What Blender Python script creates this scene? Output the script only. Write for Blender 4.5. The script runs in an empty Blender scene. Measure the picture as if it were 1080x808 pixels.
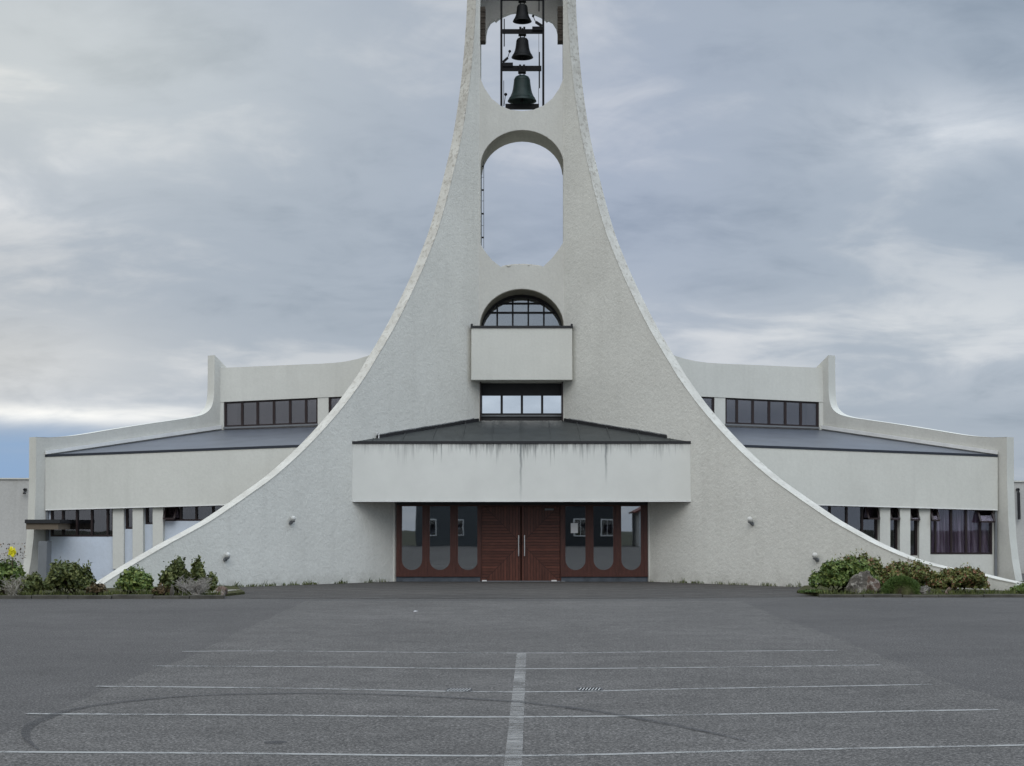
import bpy, bmesh, math, random
from mathutils import Vector, Matrix, Euler, noise
from mathutils.geometry import tessellate_polygon
random.seed(7)
R = math.radians
scene = bpy.context.scene
COL = scene.collection

# ------------------------------------------------------------------ camera
F = 1775.0; PITCH = math.atan((557-404)/F); YAW = math.atan(10/F*math.cos(PITCH)); EYE = 1.6
cam = bpy.data.cameras.new('camera'); camo = bpy.data.objects.new('camera', cam); COL.objects.link(camo)
cam.sensor_fit = 'HORIZONTAL'; cam.sensor_width = 36; cam.lens = F/1080*36
cam.clip_end = 5000; cam.clip_start = .1
ROT = Euler((R(90)+PITCH, 0, YAW), 'XYZ'); CM = ROT.to_matrix()
camo.location = (0, 0, EYE); camo.rotation_euler = ROT
scene.camera = camo
CAM = Vector((0, 0, EYE))

def ray(px, py): return CM @ Vector((px-540, 404-py, -F)).normalized()
def on_y(px, py, Y):
    d = ray(px, py); return CAM + d*(Y/d.y)
def ground(px, py, z=0.0):
    d = ray(px, py); return CAM + d*((z-EYE)/d.z)
class Plane:                       # a vertical plane through two plan points
    def __init__(s, a, b):
        s.a = Vector((a[0], a[1], 0)); e = Vector((b[0]-a[0], b[1]-a[1], 0)); s.L = e.length; s.d = e.normalized()
        s.n = Vector((s.d.y, -s.d.x, 0))
        if s.n.y > 0: s.n = -s.n   # towards the viewer
    def hit(s, px, py):
        d = ray(px, py); t = (s.a-CAM).dot(s.n)/d.dot(s.n); return CAM+d*t
def zat(py, Y): return on_y(550, py, Y).z

# ------------------------------------------------------------------ object helpers
def tag(o, label=None, cat=None, group=None, kind=None):
    if label: o['label'] = label
    if cat: o['category'] = cat
    if group: o['group'] = group
    if kind: o['kind'] = kind
    return o
def thing(name, loc, label, cat, group=None):
    o = bpy.data.objects.new(name, None); COL.objects.link(o); o.location = loc; o.empty_display_size = .3
    return tag(o, label, cat, group)
def origin(o):
    v = Vector((0, 0, 0))
    while o: v += Vector(o.location); o = o.parent
    return v
class MB:
    def __init__(s): s.v = []; s.f = []; s.m = []
    def add(s, vs, fs, mi=0):
        k = len(s.v); s.v += [Vector(v) for v in vs]; s.f += [tuple(i+k for i in f) for f in fs]; s.m += [mi]*len(fs); return s
    def box(s, x0, x1, y0, y1, z0, z1, mi=0):
        return s.add([(x0,y0,z0),(x1,y0,z0),(x1,y1,z0),(x0,y1,z0),(x0,y0,z1),(x1,y0,z1),(x1,y1,z1),(x0,y1,z1)],
            [(0,3,2,1),(4,5,6,7),(0,1,5,4),(1,2,6,5),(2,3,7,6),(3,0,4,7)], mi)
    def prism(s, loops, off, mi=0, mside=None, caps=True):
        loops = [[Vector(p) for p in l] for l in loops]; flat = [p for l in loops for p in l]; n = len(flat); off = Vector(off)
        if caps:
            t = tessellate_polygon(loops)
            s.add(flat, [tuple(a) for a in t], mi); s.add([p+off for p in flat], [tuple(reversed(a)) for a in t], mi)
        for l in loops:
            m = len(l)
            s.add(l+[p+off for p in l], [(i, (i+1) % m, (i+1) % m+m, i+m) for i in range(m)], mi if mside is None else mside)
        return s
    def bar(s, a, b, w, h=None, up=(0,0,1), mi=0):   # rectangular bar from a to b
        a = Vector(a); b = Vector(b); h = h or w; d = (b-a).normalized(); u = Vector(up)
        if abs(d.dot(u)) > .98: u = Vector((0,1,0))
        x = d.cross(u).normalized(); y = x.cross(d)
        c = [x*w/2+y*h/2, x*-w/2+y*h/2, x*-w/2-y*h/2, x*w/2-y*h/2]
        return s.add([a+k for k in c]+[b+k for k in c], [(0,1,2,3),(7,6,5,4)]+[(i,i+4,(i+1)%4+4,(i+1)%4) for i in range(4)], mi)
    def tube(s, pts, r, n=10, mi=0, cap=True):
        pts = [Vector(p) for p in pts]; rs = r if isinstance(r, (list, tuple)) else [r]*len(pts); rings = []
        for i, p in enumerate(pts):
            d = (pts[min(i+1, len(pts)-1)]-pts[max(i-1, 0)]).normalized(); u = Vector((0,0,1)) if abs(d.z) < .9 else Vector((0,1,0))
            x = d.cross(u).normalized(); y = x.cross(d)
            rings += [p+(x*math.cos(2*math.pi*k/n)+y*math.sin(2*math.pi*k/n))*rs[i] for k in range(n)]
        fs = [(i*n+k, i*n+(k+1)%n, (i+1)*n+(k+1)%n, (i+1)*n+k) for i in range(len(pts)-1) for k in range(n)]
        if cap: fs += [tuple(range(n)), tuple(reversed(range((len(pts)-1)*n, len(pts)*n)))]
        return s.add(rings, fs, mi)
    def lathe(s, prof, c, n=32, mi=0, ax='z'):
        c = Vector(c); vs = []
        for r, z in prof:
            for k in range(n):
                a = 2*math.pi*k/n
                vs.append(c+(Vector((r*math.cos(a), r*math.sin(a), z)) if ax == 'z' else Vector((r*math.cos(a), z, r*math.sin(a)))))
        return s.add(vs, [(i*n+k, i*n+(k+1)%n, (i+1)*n+(k+1)%n, (i+1)*n+k) for i in range(len(prof)-1) for k in range(n)], mi)
    def build(s, name, mats, parent=None, smooth=False, loc=None, bevel=0, recalc=True):
        org = origin(parent) if parent else Vector(loc or (0,0,0))
        me = bpy.data.meshes.new(name); me.from_pydata([tuple(v-org) for v in s.v], [], s.f)
        mats = mats if isinstance(mats, (list, tuple)) else [mats]
        for m in mats: me.materials.append(m)
        me.polygons.foreach_set('material_index', s.m)
        if recalc:
            bm = bmesh.new(); bm.from_mesh(me); bmesh.ops.remove_doubles(bm, verts=bm.verts, dist=.0002)
            bmesh.ops.recalc_face_normals(bm, faces=bm.faces); bm.to_mesh(me); bm.free()
        if smooth: me.polygons.foreach_set('use_smooth', [True]*len(me.polygons))
        o = bpy.data.objects.new(name, me); COL.objects.link(o)
        if parent: o.parent = parent
        else: o.location = org
        if smooth and smooth != 'all':
            me.set_sharp_from_angle(angle=R(40))
        if bevel:
            b = o.modifiers.new('bevel', 'BEVEL'); b.width = bevel; b.segments = 2; b.limit_method = 'ANGLE'
        return o
def catmull(pts, k=5):
    out = []; P = [Vector(p) for p in pts]
    for i in range(len(P)-1):
        a, b, c, d = P[max(i-1, 0)], P[i], P[i+1], P[min(i+2, len(P)-1)]
        for j in range(k):
            t = j/k; out.append(.5*((2*b)+(c-a)*t+(2*a-5*b+4*c-d)*t*t+(3*b-a-3*c+d)*t**3))
    return out+[P[-1]]

# ------------------------------------------------------------------ materials
def S(r, g, b): # srgb 0-255 -> linear rgba
    f = lambda c: (c/255/12.92) if c/255 <= .04045 else ((c/255+.055)/1.055)**2.4
    return (f(r), f(g), f(b), 1)
class NT:
    def __init__(s, name):
        s.mat = bpy.data.materials.new(name); s.mat.use_nodes = True; s.t = s.mat.node_tree; s.b = s.t.nodes['Principled BSDF']
        s.out = s.t.nodes['Material Output']
        s.tc = s.t.nodes.new('ShaderNodeTexCoord'); s.co = s.tc.outputs['Object']
    def link(s, a, b): s.t.links.new(a, b)
    def noise(s, scale, detail=4, rough=.55, vec=None, stretch=None, dist=0):
        n = s.t.nodes.new('ShaderNodeTexNoise'); n.inputs['Scale'].default_value = scale; n.inputs['Detail'].default_value = detail
        n.inputs['Roughness'].default_value = rough; n.inputs['Distortion'].default_value = dist; v = vec or s.co
        if stretch:
            m = s.t.nodes.new('ShaderNodeMapping'); m.inputs['Scale'].default_value = stretch; s.link(v, m.inputs[0]); v = m.outputs[0]
        s.link(v, n.inputs['Vector']); return n.outputs['Fac']
    def ramp(s, fac, stops):
        r = s.t.nodes.new('ShaderNodeValToRGB'); e = r.color_ramp.elements
        while len(e) < len(stops): e.new(.5)
        for x, (p, c) in zip(e, stops):
            x.position = p; x.color = c if isinstance(c, tuple) else (c, c, c, 1)
        s.link(fac, r.inputs[0]); return r.outputs[0]
    def math(s, op, a, b=0.0, c=None, clamp=False):
        n = s.t.nodes.new('ShaderNodeMath'); n.operation = op; n.use_clamp = clamp
        for i, x in enumerate((a, b, c)):
            if x is None: continue
            if isinstance(x, (int, float)): n.inputs[i].default_value = x
            else: s.link(x, n.inputs[i])
        return n.outputs[0]
    def mix(s, fac, a, b, mode='MIX'):
        n = s.t.nodes.new('ShaderNodeMix'); n.data_type = 'RGBA'; n.blend_type = mode
        for i, x in ((0, fac), (6, a), (7, b)):
            if isinstance(x, (int, float)): n.inputs[i].default_value = x
            elif isinstance(x, tuple): n.inputs[i].default_value = x
            else: s.link(x, n.inputs[i])
        return n.outputs[2]
    def sep(s, v=None):
        n = s.t.nodes.new('ShaderNodeSeparateXYZ'); s.link(v or s.co, n.inputs[0]); return n.outputs
    def bump(s, h, strength=.3, dist=.01, prev=None):
        n = s.t.nodes.new('ShaderNodeBump'); n.inputs['Strength'].default_value = strength; n.inputs['Distance'].default_value = dist
        s.link(h, n.inputs['Height'])
        if prev: s.link(prev, n.inputs['Normal'])
        s.link(n.outputs[0], s.b.inputs['Normal']); return n.outputs[0]
    def color(s, c):
        if isinstance(c, tuple): s.b.inputs['Base Color'].default_value = c
        else: s.link(c, s.b.inputs['Base Color'])
    def rough(s, r, spec=None, metal=None):
        s.b.inputs['Roughness'].default_value = r
        if spec is not None: s.b.inputs['Specular IOR Level'].default_value = spec
        if metal is not None: s.b.inputs['Metallic'].default_value = metal

def stucco(name, col, grain=.09, bump=.6, mottle=.10, streak=.08, dirt=.35):
    m = NT(name); c = m.mix(1.0, col, m.ramp(m.noise(.55, 6, .6), [(.3, 1-mottle), (.7, 1.0)]), 'MULTIPLY')
    g = m.noise(13, 5, .75)
    c = m.mix(1.0, c, m.ramp(g, [(.3, 1-grain*1.6), (.62, 1.0+grain*.4)]), 'MULTIPLY')
    st = m.noise(1.0, 5, .65, stretch=(3.2, 3.2, .16))
    c = m.mix(m.ramp(st, [(.5, 0.0), (.78, streak*3)]), c, (.16, .15, .13, 1))
    low = m.math('SUBTRACT', 1.0, m.math('MULTIPLY', m.sep()[2], 1.9), clamp=True)      # splash dirt near the ground
    low = m.math('MULTIPLY', m.math('POWER', low, 1.6), m.ramp(m.noise(2.3, 6, .75), [(.38, 0.0), (.68, 1.0)]))
    c = m.mix(m.math('MULTIPLY', low, dirt*1.6, clamp=True), c, (.20, .19, .15, 1))
    blot = m.ramp(m.noise(.33, 7, .7, dist=.6), [(.46, 0.0), (.62, .10)]); c = m.mix(blot, c, (.36, .35, .31, 1))
    m.color(c); m.rough(.9, .2)
    m.bump(m.mix(.5, g, m.noise(5.5, 4, .6)), bump, .03); return m.mat
M = {}
M['stucco'] = stucco('rough_stucco', (.665, .66, .61, 1), .055, 1.0, .09, .03)
M['smooth'] = stucco('fine_render', (.58, .575, .53, 1), .05, .35, .09, .03)
M['panel'] = stucco('painted_render', (.625, .625, .575, 1), .04, .2, .08, .03)
M['grey_panel'] = stucco('annex_render', (.50, .495, .47, 1), .08, .3, .12, .06)
M['soffit_dark'] = stucco('dark_brown_render', (.30, .285, .235, 1), .12, .3, .3, .15)
M['vent_glass'] = None
M['pale_blue'] = stucco('pale_blue_render', (.60, .66, .74, 1), .04, .2, .10, .02)
def coping_mat():
    m = NT('weathered_coping'); base = m.mix(m.ramp(m.noise(2.2, 6, .7), [(.35, 0.0), (.65, 1.0)]), (.56, .55, .50, 1), (.44, .425, .38, 1))
    z = m.sep()[2]; zz = m.math('MULTIPLY', z, 1/14.0, clamp=True)         # the chipping is worse higher up the tower
    ch = m.math('ADD', m.noise(8, 7, .72), m.math('MULTIPLY', zz, .075))
    c = m.mix(m.ramp(ch, [(.585, 0.0), (.67, .9)]), base, (.33, .31, .27, 1)); m.color(c); m.rough(.9, .2)
    m.bump(m.noise(16, 5, .7), .5, .02); return m.mat
M['coping'] = coping_mat()
def fascia_mat():
    m = NT('streaked_fascia'); o = m.sep()
    g = m.noise(14, 4, .6)
    c = m.mix(1.0, (.665, .67, .63, 1), m.ramp(m.noise(.8, 5, .6), [(.3, .90), (.7, 1.0)]), 'MULTIPLY')
    top = zat(467, 49.45); d = m.math('SUBTRACT', top, o[2])                # metres below the top edge
    runs = m.noise(1.0, 8, .85, stretch=(7.0, 1, .12)); ln = m.ramp(m.noise(1.0, 5, .9, stretch=(3.3, 1, .001)), [(.38, 1.0), (.62, .12)]); fade = m.math('SUBTRACT', 1.0, m.math('MULTIPLY', d, m.math('MULTIPLY_ADD', ln, 4.5, .8)), clamp=True)
    k = m.math('MULTIPLY', m.ramp(runs, [(.40, 0.0), (.62, .9)]), fade)
    centre = m.math('SUBTRACT', 1.0, m.math('MULTIPLY', m.math('ABSOLUTE', o[0]), .16), clamp=True)
    k = m.math('MULTIPLY', k, m.math('MULTIPLY_ADD', centre, 1.2, .45), clamp=True)
    c = m.mix(k, c, (.15, .155, .15, 1))
    for x0, w, ln in ((-.02, .05, .55), (2.48, .045, .8), (-2.35, .03, 1.6)):
        wob = m.math('MULTIPLY_ADD', m.noise(3, 2), .08, -.04)
        dx = m.math('ABSOLUTE', m.math('ADD', m.math('SUBTRACT', o[0], x0), wob))
        a = m.math('SUBTRACT', 1.0, m.math('DIVIDE', dx, w), clamp=True)
        a = m.math('MULTIPLY', a, m.math('SUBTRACT', 1.0, m.math('MULTIPLY', d, ln), clamp=True))
        c = m.mix(m.math('MULTIPLY', a, 1.1, clamp=True), c, (.15, .16, .16, 1))
    m.color(c); m.rough(.85, .25); m.bump(g, .15, .01); return m.mat
M['fascia'] = fascia_mat()
def plain(name, col, r=.5, spec=.4, metal=0, var=.15, sc=3, bump=0):
    m = NT(name); c = m.mix(1.0, col, m.ramp(m.noise(sc, 5, .6), [(.3, 1-var), (.7, 1.0)]), 'MULTIPLY')
    m.color(c); m.rough(r, spec, metal)
    if bump: m.bump(m.noise(sc*6, 4), bump, .01)
    return m.mat
M['roof'] = plain('bitumen_roof', (.040, .045, .044, 1), .55, .35, 0, .35, 1.5, .3)
M['wing_roof'] = plain('slate_sheet_roof', (.085, .095, .115, 1), .42, .45, 0, .3, 1.2, .2)
M['dark_metal'] = plain('dark_trim', (.018, .018, .02, 1), .5, .4)
M['edge_trim'] = plain('blue_black_roof_edge', (.022, .027, .038, 1), .5, .4)
M['steel'] = plain('brushed_steel', (.7, .7, .7, 1), .3, .5, 1)
M['grey_metal'] = plain('grey_metal', (.17, .18, .19, 1), .5, .4)
M['black_steel'] = plain('bell_frame_steel', (.006, .006, .007, 1), .65, .2)
M['white'] = plain('white_trim', (.74, .74, .72, 1), .5, .4)
M['paper'] = plain('white_paper', (.8, .8, .8, 1), .8, .1, 0, .03)
M['brown_frame'] = plain('dark_brown_frame', (.022, .012, .012, 1), .45, .4)
M['louvre'] = plain('old_wood_louvre', (.075, .062, .05, 1), .85, .2, 0, .6, 9)
M['bronze'] = plain('green_black_bronze', (.010, .026, .023, 1), .55, .35, .1, .5, 4)
M['black_bronze'] = plain('black_bronze', (.005, .006, .007, 1), .6, .25, .0, .4, 4)
M['plinth'] = plain('blue_grey_plinth', (.10, .115, .135, 1), .8, .2, 0, .5, 4)
M['kerb'] = plain('kerb_concrete', (.095, .09, .075, 1), .9, .2, 0, .5, 3, .4)
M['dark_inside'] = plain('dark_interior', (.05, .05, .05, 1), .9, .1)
M['warm_inside'] = plain('warm_interior', (.16, .13, .10, 1), .9, .1)
M['globe'] = plain('frosted_globe', (.55, .55, .52, 1), .5, .5, 0, .1)
def wood(name, col, lo=.55, plank=False):
    m = NT(name); o = m.sep()
    g1 = m.noise(1, 5, .65, stretch=(4, 4, 26)); g2 = m.noise(1, 5, .65, stretch=(26, 4, 4)) 
    cz = zat(573, 50.66)
    if plank:
        ax = m.math('ABSOLUTE', o[0]); az = m.math('ABSOLUTE', m.math('SUBTRACT', o[2], cz)); sel = m.math('GREATER_THAN', ax, az)
        p = .088
        def groove(c): 
            t = m.math('PINGPONG', c, p/2); return m.math('LESS_THAN', t, .0075)
        gr = m.mix(sel, groove(o[0]), groove(m.math('ADD', o[2], 10.0)))
        diag = m.math('LESS_THAN', m.math('ABSOLUTE', m.math('SUBTRACT', ax, az)), .010)
        gr = m.math('MAXIMUM', gr, diag)
        grain = m.mix(sel, g2, g1)
        # a slightly different tone on each board
        idx = m.mix(sel, m.math('FLOOR', m.math('DIVIDE', o[0], p)), m.math('FLOOR', m.math('DIVIDE', m.math('ADD', o[2], 10.0), p)))
        w = m.t.nodes.new('ShaderNodeTexWhiteNoise'); w.noise_dimensions = '1D'; m.link(idx, w.inputs['W'])
        c = m.mix(m.ramp(grain, [(.3, 0.0), (.7, 1.0)]), tuple(x*lo for x in col[:3])+(1,), col)
        c = m.mix(1.0, c, m.ramp(w.outputs['Value'], [(0.0, .68), (1.0, 1.15)]), 'MULTIPLY')
        c = m.mix(m.math('MULTIPLY', gr, .7), c, (.012, .006, .005, 1)); m.color(c)
        m.bump(m.math('SUBTRACT', 1.0, gr), .8, .012)
    else:
        c = m.mix(m.ramp(g2, [(.3, 0.0), (.7, 1.0)]), tuple(x*lo for x in col[:3])+(1,), col); m.color(c)
    m.rough(.42, .35); return m.mat
M['door_wood'] = wood('mahogany_boards', (.125, .042, .027, 1), .62, True)
M['frame_wood'] = wood('mahogany_frame', (.088, .032, .023, 1), .6)
def glass(name, tint, refl, rough=.01, wav=.02):
    m = NT(name); t = m.t.nodes.new('ShaderNodeBsdfTransparent'); t.inputs[0].default_value = tint
    g = m.t.nodes.new('ShaderNodeBsdfGlossy'); g.inputs['Roughness'].default_value = rough; g.inputs['Color'].default_value = (.92, .96, 1, 1)
    mx = m.t.nodes.new('ShaderNodeMixShader'); fr = m.t.nodes.new('ShaderNodeFresnel'); fr.inputs[0].default_value = 1.5
    f = m.math('ADD', fr.outputs[0], refl, clamp=True); m.link(f, mx.inputs[0]); m.link(t.outputs[0], mx.inputs[1]); m.link(g.outputs[0], mx.inputs[2])
    b = m.t.nodes.new('ShaderNodeBump'); b.inputs['Strength'].default_value = wav; b.inputs['Distance'].default_value = .02
    m.link(m.noise(.9, 2, .5), b.inputs['Height']); m.link(b.outputs[0], g.inputs['Normal']); m.link(b.outputs[0], fr.inputs['Normal'])
    m.link(mx.outputs[0], m.out.inputs[0]); m.t.nodes.remove(m.b); return m.mat
M['glass'] = glass('entrance_glass', (.62, .63, .62, 1), .27)
M['dark_glass'] = glass('smoky_glass', (.62, .58, .62, 1), .07)
M['sky_glass'] = glass('mirror_glass', (.5, .55, .55, 1), .9)
M['vent_glass'] = glass('open_vent_glass', (.45, .40, .42, 1), -.035)
M['clear_glass'] = glass('clear_pane_glass', (.92, .88, .93, 1), .015)
def curtain_mat():
    m = NT('plum_curtain'); f = m.noise(1, 4, .6, stretch=(14, 14, .5)); c = m.ramp(f, [(.35, (.10, .055, .105, 1)), (.52, (.27, .23, .275, 1)), (.72, (.66, .66, .70, 1))])
    m.color(c); m.rough(.9, .1); return m.mat
M['curtain'] = curtain_mat()

# ground materials
def asphalt(name, dark, light, patchy=.5, joint=None):
    m = NT(name); g = m.noise(42, 3, .8); f = m.noise(.22, 6, .6); l = m.noise(1.6, 5, .6)
    c = m.mix(m.ramp(f, [(.35, 0.0), (.65, 1.0)]), dark, light)
    c = m.mix(1.0, c, m.ramp(l, [(.3, 1-patchy*.25), (.7, 1.08)]), 'MULTIPLY')
    c = m.mix(1.0, c, m.ramp(g, [(.36, .35), (.5, .90), (.64, 2.2)]), 'MULTIPLY')
    c = m.mix(1.0, c, m.ramp(m.noise(11, 4, .7), [(.35, .82), (.65, 1.16)]), 'MULTIPLY'); c = m.mix(m.ramp(m.noise(.55, 7, .75, dist=1.0), [(.60, 0.0), (.68, .30)]), c, (.045, .044, .042, 1))
    if joint:
        o = m.sep(); a = m.math('ADD', o[0], o[1]); b = m.math('SUBTRACT', o[0], o[1])
        j = m.math('MAXIMUM', m.math('LESS_THAN', m.math('PINGPONG', a, joint), .03), m.math('LESS_THAN', m.math('PINGPONG', b, joint), .03))
        c = m.mix(m.math('MULTIPLY', j, .5), c, (.16, .16, .155, 1))
    m.color(c); m.rough(.88, .25); m.bump(g, .8, .012); return m.mat
M['asphalt'] = asphalt('asphalt', (.066, .0625, .0595, 1), (.082, .0775, .0735, 1))
M['asphalt_old'] = asphalt('older_pale_asphalt', (.081, .0765, .0715, 1), (.101, .0955, .0895, 1), .8)
M['apron'] = asphalt('forecourt_paving', (.046, .042, .038, 1), (.064, .058, .052, 1), .9, .85)
def worn_paint():
    m = NT('worn_white_paint'); n = m.noise(9, 8, .85); n2 = m.noise(1.1, 4)
    k = m.ramp(m.math('ADD', n, m.math('MULTIPLY_ADD', n2, .6, -.29)), [(.40, .75), (.54, 0.0)])
    tr = m.t.nodes.new('ShaderNodeBsdfTransparent'); mx = m.t.nodes.new('ShaderNodeMixShader')
    m.color((.27, .27, .26, 1)); m.rough(.8, .2)
    m.link(k, mx.inputs[0]); m.link(m.b.outputs[0], mx.inputs[1]); m.link(tr.outputs[0], mx.inputs[2]); m.link(mx.outputs[0], m.out.inputs[0]); return m.mat
M['paint'] = worn_paint()
def worn_line():
    m = NT('nearly_worn_off_paint'); n = m.noise(10, 8, .85); t = m.noise(1.0, 6, .8, stretch=(1.0, 7.0, 1)); n2 = m.noise(.9, 4)
    k = m.ramp(m.math('ADD', m.math('ADD', m.math('MULTIPLY', n, .5), m.math('MULTIPLY', t, .5)), m.math('MULTIPLY_ADD', n2, .5, -.25)), [(.38, .68), (.60, .04)])
    tr = m.t.nodes.new('ShaderNodeBsdfTransparent'); mx = m.t.nodes.new('ShaderNodeMixShader'); m.color((.34, .335, .32, 1)); m.rough(.8, .2)
    m.link(k, mx.inputs[0]); m.link(tr.outputs[0], mx.inputs[1]); m.link(m.b.outputs[0], mx.inputs[2]); m.link(mx.outputs[0], m.out.inputs[0]); return m.mat
M['worn_line'] = worn_line()
def rubber():
    m = NT('tyre_rubber_mark'); n = m.noise(3, 6, .7)
    tr = m.t.nodes.new('ShaderNodeBsdfTransparent'); mx = m.t.nodes.new('ShaderNodeMixShader'); m.color((.03, .03, .032, 1)); m.rough(.8)
    m.link(m.ramp(n, [(.35, .45), (.65, .75)]), mx.inputs[0]); m.link(m.b.outputs[0], mx.inputs[1]); m.link(tr.outputs[0], mx.inputs[2]); m.link(mx.outputs[0], m.out.inputs[0]); return m.mat
M['rubber'] = rubber()
def soil():
    m = NT('bed_soil_and_turf'); c = m.ramp(m.noise(5, 6, .7), [(.35, (.035, .028, .018, 1)), (.55, (.05, .055, .02, 1)), (.7, (.10, .09, .05, 1))])
    m.color(c); m.rough(.95, .1); m.bump(m.noise(22, 5), .8, .03); return m.mat
M['soil'] = soil()
M['turf'] = plain('rough_turf', (.06, .062, .04, 1), .95, .1, 0, .5, .8, .5)
def leafm(name, stops):
    m = NT(name); g = m.t.nodes.new('ShaderNodeNewGeometry'); f = m.math('ADD', m.math('MULTIPLY', g.outputs['Random Per Island'], .55), m.math('MULTIPLY', m.noise(4.5, 3), .5))
    m.color(m.ramp(f, stops)); m.rough(.55, .3)
    m.b.inputs['Subsurface Weight'].default_value = 0; return m.mat
M['leaf_dark'] = leafm('dark_olive_leaf', [(.15, (.024, .036, .011, 1)), (.5, (.07, .09, .024, 1)), (.85, (.15, .16, .05, 1))])
M['leaf_green'] = leafm('mid_green_leaf', [(.15, (.035, .065, .014, 1)), (.5, (.085, .135, .03, 1)), (.85, (.19, .22, .055, 1))])
M['leaf_red'] = leafm('green_leaf_turning_red', [(.15, (.04, .06, .016, 1)), (.46, (.11, .135, .035, 1)), (.64, (.17, .165, .05, 1)), (.75, (.17, .075, .04, 1)), (.92, (.24, .14, .07, 1))])
M['needle'] = leafm('fine_green_needle', [(.15, (.03, .065, .015, 1)), (.85, (.10, .15, .035, 1))])
M['straw'] = leafm('dry_straw', [(.15, (.12, .10, .07, 1)), (.85, (.42, .40, .34, 1))])
M['brown_leaf'] = leafm('brown_autumn_leaf', [(.15, (.03, .03, .015, 1)), (.5, (.08, .06, .028, 1)), (.85, (.17, .11, .055, 1))])
M['twig_grey'] = plain('grey_dry_twig', (.30, .28, .25, 1), .9, .1)
M['twig'] = plain('brown_twig', (.06, .045, .03, 1), .9, .1)
M['yellow'] = plain('yellow_petal', (.80, .72, .03, 1), .6, .2)
def rockm(name, a, b):
    m = NT(name); c = m.mix(m.ramp(m.noise(2.5, 6, .7), [(.4, 0.0), (.6, 1.0)]), a, b); c = m.mix(m.ramp(m.noise(7, 6, .8), [(.50, 0.0), (.60, .75)]), c, (.33, .31, .27, 1)); c = m.mix(m.ramp(m.noise(5, 6, .8, dist=1.5), [(.56, 0.0), (.64, .8)]), c, (.04, .036, .03, 1))
    m.color(c); m.rough(.95, .15); m.bump(m.noise(14, 6, .7), .7, .03); return m.mat
M['rock'] = rockm('lichened_grey_rock', (.06, .054, .046, 1), (.13, .118, .10, 1))
M['rock_brown'] = rockm('brown_rock', (.10, .07, .055, 1), (.17, .12, .095, 1))

# ------------------------------------------------------------------ ground
def sheet(name, pts, mat, z, label=None, cat=None, kind='structure'):
    b = MB(); vs = [Vector((p[0], p[1], z)) for p in pts]; b.add(vs, [tuple(t) for t in tessellate_polygon([vs])])
    o = b.build(name, mat, recalc=False)
    if o.data.polygons[0].normal.z < 0: o.data.flip_normals()
    if label: tag(o, label, cat)
    else: o['kind'] = kind
    return o
sheet('ground', [(-900,-900),(900,-900),(900,900),(-900,900)], M['turf'], -.03)
sheet('parking_lot', [(-70,-52),(70,-52),(70,62),(-70,62)], M['asphalt'], 0)
G = lambda x, y: ground(x, y)
pp = [(322,634),(262,662),(205,690),(150,710),(80,741),(0,776),(-140,830)]
pq = [(1240,800),(1150,768),(1080,745),(980,713),(925,690),(870,668),(812,648),(783,634)]
pts = [G(*p) for p in pp]+[Vector((-9,6,0)), Vector((9.5,6,0))]+[G(*p) for p in pq]
dense = []
for i in range(len(pts)):
    a, b_ = pts[i], pts[(i+1) % len(pts)]
    n = max(1, int((b_-a).length/.35))
    for k in range(n):
        q = a.lerp(b_, k/n); w = .03
        dense.append(q+Vector((noise.noise(q*.6)*w*2.2, noise.noise(q*.9+Vector((5,5,5)))*w, 0)))
sheet('parking_lot_old_surface', dense, M['asphalt_old'], .004)
KY_L, KY_R = G(230, 632).y, G(900, 629.8).y
ap = [G(232,631.6), G(400,631.6), G(700,631.4), G(866,629.6), Vector((8.1,45.4,0)), Vector((3.8,50.75,0)), Vector((-3.8,50.75,0)), Vector((-8.1,45.4,0))]
sheet('forecourt', ap, M['apron'], .004)

def strip(name, px, w, mat, z, taper=False):
    P = catmull([G(*p) for p in px], 8); b = MB(); L = len(P); vs = []
    for i, p in enumerate(P):
        d = (P[min(i+1, L-1)]-P[max(i-1, 0)]).normalized(); n = Vector((-d.y, d.x, 0)); ww = w*(min(1, .15+min(i, L-1-i)/(L*.2)) if taper else 1)
        vs += [Vector((p.x, p.y, z))+n*ww/2, Vector((p.x, p.y, z))-n*ww/2]
    b.add(vs, [(2*i, 2*i+1, 2*i+3, 2*i+2) for i in range(L-1)]); o = b.build(name, mat, recalc=False)
    if o.data.polygons[0].normal.z < 0: o.data.flip_normals()
    return o
LN = [([(192,687.6),(300,687.2),(540,689.3),(700,688),(883,686.4)], .085), ([(161,703),(350,704),(540,706),(740,704.5),(929,702)], .095),
      ([(102,724.5),(300,726.5),(540,730.5),(740,727),(982,722.5)], .095), ([(28,753.5),(280,755),(540,757),(800,753.5),(1053,749)], .095),
      ([(-80,793.5),(250,795.5),(540,798),(800,792.5),(1160,785)], .085)]
for p, w in LN: strip('parking_bay_line', p, w, M['paint'], .007)['kind'] = 'structure'
strip('centre_line', [(550,690),(548.4,712),(545.5,750),(542.5,790),(537,860)], .12, M['worn_line'], .010)['kind'] = 'structure'
tm = strip('tyre_mark', [(40,792),(27,778),(34,765),(70,751),(120,742.5),(200,735),(300,732.3),(380,733),(450,735.5),(540,741),(620,750),(690,762),(750,774),(800,786)], .11, M['rubber'], .013, True)
tag(tm, 'long curved black tyre mark sweeping over the white bay lines', 'tyre mark')
st = MB(); c = G(290, 784); vs = [Vector((c.x+.085*math.cos(a)*(1+.15*math.sin(3*a)), c.y+.10*math.sin(a), .008)) for a in [k*math.pi/12 for k in range(24)]]
st.add(vs, [tuple(range(24))]); tag(st.build('asphalt_stain', M['rubber']), 'small dark oval oil stain left of the centre line', 'stain')
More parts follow.
